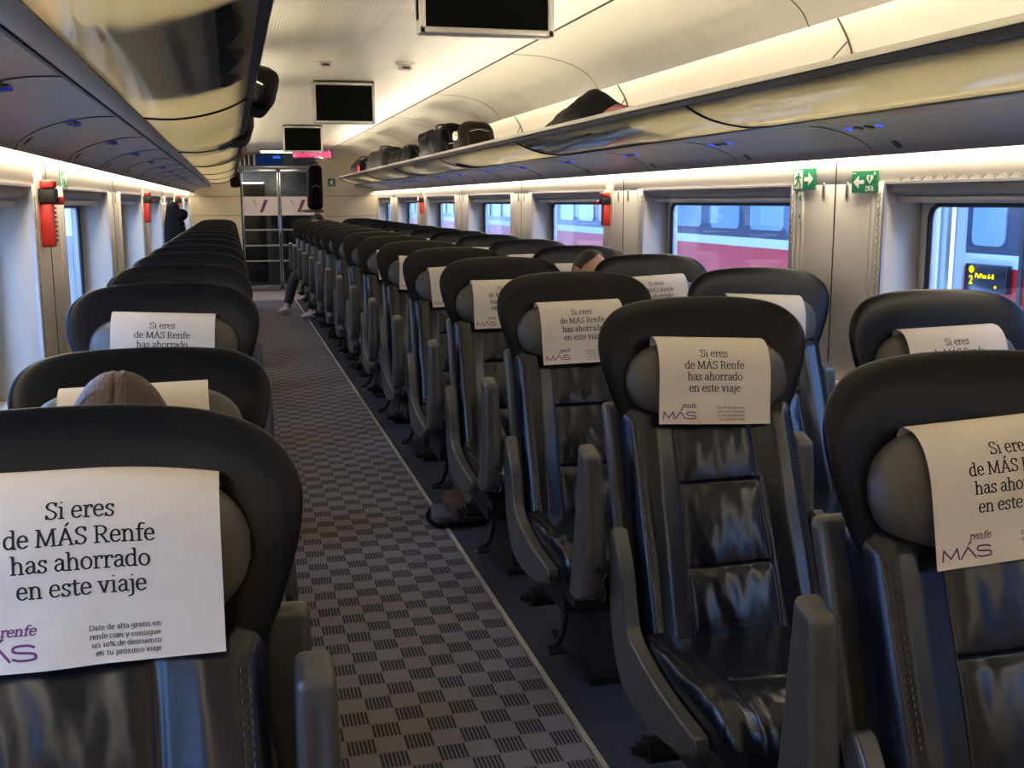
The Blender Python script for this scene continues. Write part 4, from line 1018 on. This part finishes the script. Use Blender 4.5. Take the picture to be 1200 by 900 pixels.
# coat hanging on the left wall
t = thing('hanging_coat', 'dark hooded coat hanging on the left wall before the far seats', 'coat', (-.515, 10.5, .80))
def coat(p):
    x, y, z = p; t_ = (z+.31)/.62; w = (.75+.45*(1-t_)-.25*max(0, t_-.75)*3)
    n_ = noise.noise_vector(Vector((x*9, y*9, z*3)))
    return (x*w*(1.15-.4*max(0, t_-.55))+n_.x*.018+.02*(1-t_), y*w+n_.y*.02, z+.31+n_.z*.01)
vs, fs = roundbox(.17, .30, .66, .06, (14, 16, 22), coat); obj('body', fix(mesh('coat_body', vs, fs, BAGK, True)), None, t)
vs, fs = roundbox(.15, .22, .12, .05, (10, 10, 8), lambda p: (p[0]+.05+.1*p[2], p[1], p[2]*(1-.3*p[0]/.1)+.52)); obj('hood', fix(mesh('hood', vs, fs, BAGK, True)), None, t)
MB().tube([(-.10, 0, .62), (-.06, 0, .62), (-.05, 0, .64)], .006, 6).build('hook', SILVER, t)
# ================================================================== PEOPLE
SKIN = mat('skin', (.50, .27, .17), .5, bump=(60, .1, .001))
HAIRB = mat('brown_hair', (.050, .023, .009), .48, bump=(40, .9, .006, (6, 1, 1)), var=(14, .35))
HAIRD = mat('dark_hair', (.012, .009, .008), .5, bump=(60, .8, .004, (4, 1, 1)))
def skin_mesh(nodes, edges, mat_, sub=2):
    me = bpy.data.meshes.new('tmp'); names = list(nodes); ix = {n: i for i, n in enumerate(names)}
    me.from_pydata([nodes[n][0] for n in names], [(ix[a], ix[b]) for a, b in edges], [])
    o = bpy.data.objects.new('tmp', me); COL.objects.link(o)
    md = o.modifiers.new('s', 'SKIN'); md.use_smooth_shade = True
    for i, n in enumerate(names):
        r = nodes[n][1]; me.skin_vertices[0].data[i].radius = r if isinstance(r, tuple) else (r, r)
    me.skin_vertices[0].data[0].use_root = True
    m2 = o.modifiers.new('b', 'SUBSURF'); m2.levels = sub; m2.render_levels = sub
    dg = bpy.context.evaluated_depsgraph_get(); dg.update()
    out = bpy.data.meshes.new_from_object(o.evaluated_get(dg), depsgraph=dg)
    bpy.data.objects.remove(o)
    V = [v.co.copy() for v in out.vertices]; F = [tuple(p.vertices) for p in out.polygons]; return V, F
def head_mesh(c, pitch=0.0, yaw=0.0, roll=0.0, scale=1.0):
    """head looking to -y; c = centre"""
    vs = []; fs = []; NU, NV = 40, 30
    R = Matrix.Rotation(yaw, 3, 'Z') @ Matrix.Rotation(pitch, 3, 'X') @ Matrix.Rotation(roll, 3, 'Y')
    def g(a, b, s): return math.exp(-((a)**2+(b)**2)/(s*s))
    for j in range(NV+1):
        ph = -PI/2+PI*j/NV
        for i in range(NU):
            th = 2*PI*i/NU
            dx, dy, dz = math.cos(ph)*math.sin(th), -math.cos(ph)*math.cos(th), math.sin(ph)
            x, y, z = dx*.076, dy*.096, dz*.116
            if z < -.01: k = min(1, (-z-.01)/.10); x *= 1-.38*k; y = y*(1-.15*k) if y < 0 else y*(1-.45*k)
            if dy < 0:
                f = 0
                f += .024*g(x/.011, (z+.022)/.018, 1)+.012*g(x/.009, (z-.0)/.026, 1)
                f += .006*g(x/.05, (z-.032)/.012, 1); f -= .010*(g((abs(x)-.032)/.016, (z-.010)/.013, 1))
                f += .007*g(x/.024, (z+.058)/.009, 1)-.004*g(x/.03, (z+.047)/.006, 1)+.008*g(x/.022, (z+.088)/.014, 1)
                y -= f
            vs.append(Vector((x, y, z)))
    for j in range(NV):
        for i in range(NU): fs.append((j*NU+i, j*NU+(i+1) % NU, (j+1)*NU+(i+1) % NU, (j+1)*NU+i))
    for s in (-1, 1):   # ears
        k = len(vs); v2, f2 = roundbox(.012, .032, .058, .006, (4, 6, 8), lambda p: (p[0]+s*(.078+.012*(p[1]+.01)/.03), p[1]*(1+.5*p[2]/.03)+.008, p[2]+.0))
        vs += [Vector(v) for v in v2]; fs += [tuple(q+k for q in f) for f in f2]
    return [R @ (v*scale)+Vector(c) for v in vs], fs, R
def hair_mesh(c, R, kind, scale=1.0):
    vs = []; fs = []; NU, NV = 48, 26
    for j in range(NV+1):
        ph = -.9+(PI/2+.9)*j/NV if kind == 'long' else -.25+(PI/2+.25)*j/NV
        for i in range(NU):
            th = 2*PI*i/NU; fr = max(0, math.cos(th))        # th=0 is the face
            p2 = ph
            lim = {'long': .55, 'short': 1.42, 'dark': .7}[kind]*fr**(.8 if kind != 'short' else .55)
            if kind == 'long': base = -.9+.9*fr**.5
            else: base = -.25+.15*fr
            p2 = max(base, lim)+(PI/2-max(base, lim))*j/NV if fr > 0 else base+(PI/2-base)*j/NV
            t = .012 if kind == 'long' else .006
            part = .003*math.exp(-((math.sin(th)*math.cos(p2))/.05)**2) if kind == 'long' else 0
            q = nz(math.sin(th)*6, math.cos(th)*6, p2*1.2, 1.6)*.0018
            # strands
            q += .0016*math.sin(th*46+3*p2)*.7
            x, y, z = math.cos(p2)*math.sin(th)*(.076+t+q), -math.cos(p2)*math.cos(th)*(.096+t+q), math.sin(p2)*(.116+t+q)-part
            if kind == 'long' and p2 < 0: z *= 1.5; x *= 1.05
            vs.append(R @ (Vector((x, y, z))*scale)+Vector(c))
    for j in range(NV):
        for i in range(NU): fs.append((j*NU+i, j*NU+(i+1) % NU, (j+1)*NU+(i+1) % NU, (j+1)*NU+i))
    return vs, fs
def person(name, label, loc, rz, headc, hp, hy, hr, hair, topm, trm, pose, hscale=1.0, glasses=False, shoe=None, group=None):
    t = thing(name, label, 'person', loc, rz, group)
    N = dict(pose)
    hb = Vector(headc)+Vector((0, .02, -.10))
    N['neck'] = ((hb.x, hb.y+.01, hb.z-.03), .052); N['headb'] = ((hb.x, hb.y, hb.z+.04), .05)
    E = [('pelvis', 'waist'), ('waist', 'chest'), ('chest', 'neck'), ('neck', 'headb')]
    for s in 'LR':
        E += [('chest', 'sh'+s), ('sh'+s, 'el'+s), ('el'+s, 'wr'+s), ('wr'+s, 'palm'+s), ('pelvis', 'hip'+s), ('hip'+s, 'kn'+s), ('kn'+s, 'an'+s), ('an'+s, 'toe'+s)]
        w = Vector(N['wr'+s][0]); e = Vector(N['el'+s][0]); d = (w-e).normalized()
        side_ = d.cross(Vector((0, 0, 1))); side_ = side_.normalized() if side_.length > .1 else Vector((1, 0, 0))
        dn = side_.cross(d)*-1 if side_.cross(d).z > 0 else side_.cross(d)
        pc = w+d*.055; N['palm'+s] = (tuple(pc), (.034, .016))
        for k, ln in enumerate((.062, .072, .068, .054)):
            o = side_*(-.027+.018*k)
            a = pc+o+d*.035; b_ = a+d*ln*.5+dn*.012; c_ = b_+d*ln*.35+dn*.028
            N['f%d%sa' % (k, s)] = (tuple(a), .0095); N['f%d%sb' % (k, s)] = (tuple(b_), .0088); N['f%d%sc' % (k, s)] = (tuple(c_), .0075)
            E += [('palm'+s, 'f%d%sa' % (k, s)), ('f%d%sa' % (k, s), 'f%d%sb' % (k, s)), ('f%d%sb' % (k, s), 'f%d%sc' % (k, s))]
        a = w+d*.02-side_*.03*(1 if s == 'L' else 1); b_ = a+d*.03-side_*.022+dn*.01
        N['th%sa' % s] = (tuple(a+d*.01), .011); N['th%sb' % s] = (tuple(b_+d*.015), .009)
        E += [('wr'+s, 'th%sa' % s), ('th%sa' % s, 'th%sb' % s)]
    V, F = skin_mesh(N, E, SKIN)
    hv, hf, R = head_mesh(headc, hp, hy, hr, hscale); k = len(V); V = V+hv; F = F+[tuple(i+k for i in f) for f in hf]
    obj('body', mesh('body', V, F, SKIN, True), None, t)
    vs, fs = hair_mesh(headc, R, hair[0], hscale); obj('hair', fix(mesh('hair', vs, fs, hair[1], True)), None, t)
    def sub(keys, edges, g, m_, nm):
        nn = {}
        for q in keys:
            p_, r = N[q]; nn[q] = (p_, (r[0]+g, r[1]+g) if isinstance(r, tuple) else r+g)
        v, f = skin_mesh(nn, edges, m_); obj(nm, mesh(nm, v, f, m_, True), None, t)
    sub(['pelvis', 'waist', 'chest', 'shL', 'elL', 'wrL', 'shR', 'elR', 'wrR'], [('pelvis', 'waist'), ('waist', 'chest'), ('chest', 'shL'), ('shL', 'elL'), ('elL', 'wrL'), ('chest', 'shR'), ('shR', 'elR'), ('elR', 'wrR')], .012, topm, 'sweater')
    sub(['pelvis', 'hipL', 'knL', 'anL', 'hipR', 'knR', 'anR'], [('pelvis', 'hipL'), ('hipL', 'knL'), ('knL', 'anL'), ('pelvis', 'hipR'), ('hipR', 'knR'), ('knR', 'anR')], .014, trm, 'trousers')
    for s in 'LR':
        a = Vector(N['an'+s][0]); b_ = Vector(N['toe'+s][0]); d = b_-a; ang = math.atan2(d.y, d.x)+PI/2
        vs, fs = roundbox(.095, .27, .085, .035, (8, 14, 8), lambda p: (p[0]*(1-.15*(-p[1]/.13) if p[1] < 0 else 1), p[1], p[2]-(.022*max(0, -p[1])/.13 if p[2] > 0 else 0)))
        sh = obj('shoe', fix(mesh('shoe', vs, fs, shoe or BLACKP, True)), None, t, (a.x+math.sin(ang)*.07, a.y-math.cos(ang)*.07, max(.043, a.z-.045))); sh.rotation_euler = (0, 0, ang)
    if glasses:
        b = MB()
        for s in (-1, 1):
            ring = [R @ Vector((s*.034+.024*math.cos(2*PI*q/14), -.112, .008+.018*math.sin(2*PI*q/14)))*1+Vector(headc) for q in range(15)]
            b.tube(ring, .0022, 5, False); b.tube([R @ Vector((s*.060, -.108, .012))+Vector(headc), R @ Vector((s*.084, .01, .014))+Vector(headc)], .0025, 5)
        b.tube([R @ Vector((-.010, -.114, .010))+Vector(headc), R @ Vector((.010, -.114, .010))+Vector(headc)], .002, 5); b.build('glasses', BLACKP, t)
    return t
def sit(sw=0, reach=0, lean=0.0):
    return {'pelvis': ((0, -.32, .56), (.15, .11)), 'waist': ((0, -.27, .70), (.13, .095)), 'chest': ((0, -.22-lean*.3, .88), (.145, .10)),
     'shL': ((-.17, -.21-lean*.4, .92), .052), 'elL': ((-.21, -.30, .68), .042), 'wrL': ((-.10, -.50, .64), .029),
     'shR': ((.17, -.21-lean*.4, .92), .052), 'elR': ((.21, -.30, .68), .042), 'wrR': ((.10, -.50, .64), .029),
     'hipL': ((-.09, -.36, .56), .082), 'knL': ((-.10, -.74, .54), .058), 'anL': ((-.10, -.76, .11), .038), 'toeL': ((-.10, -.88, .045), .034),
     'hipR': ((.09, -.36, .56), .082), 'knR': ((.10, -.74, .54), .058), 'anR': ((.10, -.76, .11), .038), 'toeR': ((.10, -.88, .045), .034)}
CLD = mat('dark_wool', (.012, .012, .015), .85); CLG = mat('grey_wool', (.06, .06, .07), .85); DEN = mat('denim', (.015, .025, .05), .8)
person('person', 'person with parted brown hair, head bowed, in the reclined single seat', (-.22, 2.23, 0), 0, (.01, -.20, 1.02), math.radians(-38)*-1, 0, 0, ('long', HAIRB), CLG, DEN, sit(lean=.2))
person('person', 'man with receding dark hair and glasses, head bowed, by the right windows', (1.742, 5.37, 0), 0, (-.03, -.24, 1.08), math.radians(26), math.radians(24), 0, ('short', HAIRD), CLD, CLD, sit(lean=.2), glasses=True)
P = sit()
P['knL'] = ((-.20, -.70, .54), .060); P['anL'] = ((-.24, -.80, .16), .045); P['toeL'] = ((-.22, -.92, .06), .036)
P['elL'] = ((-.22, -.28, .68), .046); P['wrL'] = ((-.17, -.48, .66), .030)
person('person', 'person in black with pale sneaker, sitting turned with a leg in aisle', (1.32, 14.08, 0), math.radians(-40), (-.10, -.30, 1.17), math.radians(15), 0, 0, ('dark', HAIRD), CLD, CLD, P, shoe=mat('pale_sneaker', (.45, .42, .38), .6))
# ================================================================== OUTSIDE
PLT = mat('platform', (.25, .26, .28), .8)
prop(MB().box(-9, XL-.35, -12, 60, -1.3, -.25).build('ground_platform', PLT), kind='structure')
prop(MB().box(XR+.35, 12, -12, 60, -1.4, -1.25).build('ground_track', PLT), kind='structure')
TX = 4.5
TRED = mat('train_red', (.42, .015, .02), .35); TWH = mat('train_white', (.42, .46, .50), .4); TDK = mat('train_dark', (.035, .045, .075), .25); TGL = mat('train_window', (.17, .26, .40), .12, spec=.8)
t = thing('commuter_train', 'red white and dark train standing beyond the right windows', 'train', (0, 0, 0))
def strip(z0, z1, m, nm, x=TX, y0=-6, y1=42): return MB().box(x, x+.12, y0, y1, z0, z1).build(nm, m, t)
strip(1.10, 2.3, TDK, 'window_band'); strip(1.02, 1.10, TWH, 'white_stripe', TX-.004); strip(.10, 1.02, TRED, 'red_band', TX-.002); strip(-.3, .10, TWH, 'lower_band', TX-.003); strip(-1.1, -.3, TDK, 'skirt', TX+.05)
for k in range(36):
    y = 8.64+.83*k
    if k == 3 or (k-3) % 8 == 0 and k > 3: pass
    o = MB(); R_ = []
    z0, z1 = 1.165, 1.75
    for (cy, cz_, a0) in ((y+.25, z1-.06, 0), (y-.25, z1-.06, 90), (y-.25, z0+.06, 180), (y+.25, z0+.06, 270)):
        for q in range(4): R_.append((cy+.05*math.cos(math.radians(a0+30*q)), cz_+.05*math.sin(math.radians(a0+30*q))))
    o.prism(R_, TX-.012, TX, 'x'); o.build('side_window', TGL, t)
# door area seen through the nearest right window
for (y, nm) in ((5.755, 'door_window'),):
    o = MB(); R_ = []
    for (cy, cz_, a0) in ((y+.10, 1.72, 0), (y-.10, 1.72, 90), (y-.10, 1.20, 180), (y+.10, 1.20, 270)):
        for q in range(4): R_.append((cy+.05*math.cos(math.radians(a0+30*q)), cz_+.05*math.sin(math.radians(a0+30*q))))
    o.prism(R_, TX-.012, TX, 'x'); o.build(nm, TGL, t)
MB().box(TX-.02, TX, 5.43, 5.46, 0, 2.2).build('door_edge', DARKTRIM, t)
for y in (6.15, 6.01):
    b = MB(); b.tube([(TX-.08, y, .2), (TX-.08, y, 2.1)], .03, 8); b.build('grab_pole', CHROME, t)
MB().box(TX-.015, TX, 5.97, 6.9, .1, 2.2).build('door_leaf', TWH, t)
d = thing('train_led_sign', 'amber LED destination sign on the red train, beyond the nearest right window', 'sign', (TX-.03, 5.71, .87))
MB().box(-.02, .02, -.19, .19, 0, .17).build('housing', mat('led_case', (.008, .01, .014), .2), d, bevel=.004)
wall_text(d, '2', 0, 1, .125, .045, .075, AMBER, 'numeral', off=.023); wall_text(d, 'PuPuu 6-8', 0, 1, .0, .085, .042, AMBER, 'route_lettering', off=.023)
b = MB(); b.cyl((-.024, .125, .135), (-.021, .125, .135), .022, 14); b.build('line_symbol', AMBER, d)
MB().box(-.024, -.021, -.11, -.095, .03, .045).build('dot', AMBER, d)
t = thing('platform_train', 'pale train side standing beyond the left windows', 'train', (0, 0, 0))
MB().box(-6.1, -6.0, -6, 42, -.3, 2.2).build('body', mat('pale_train', (.50, .53, .62), .35), t)
for k in range(24):
    MB().box(-6.0, -5.985, 1.0+1.7*k, 2.2+1.7*k, .85, 1.6).build('side_window', TDK, t)
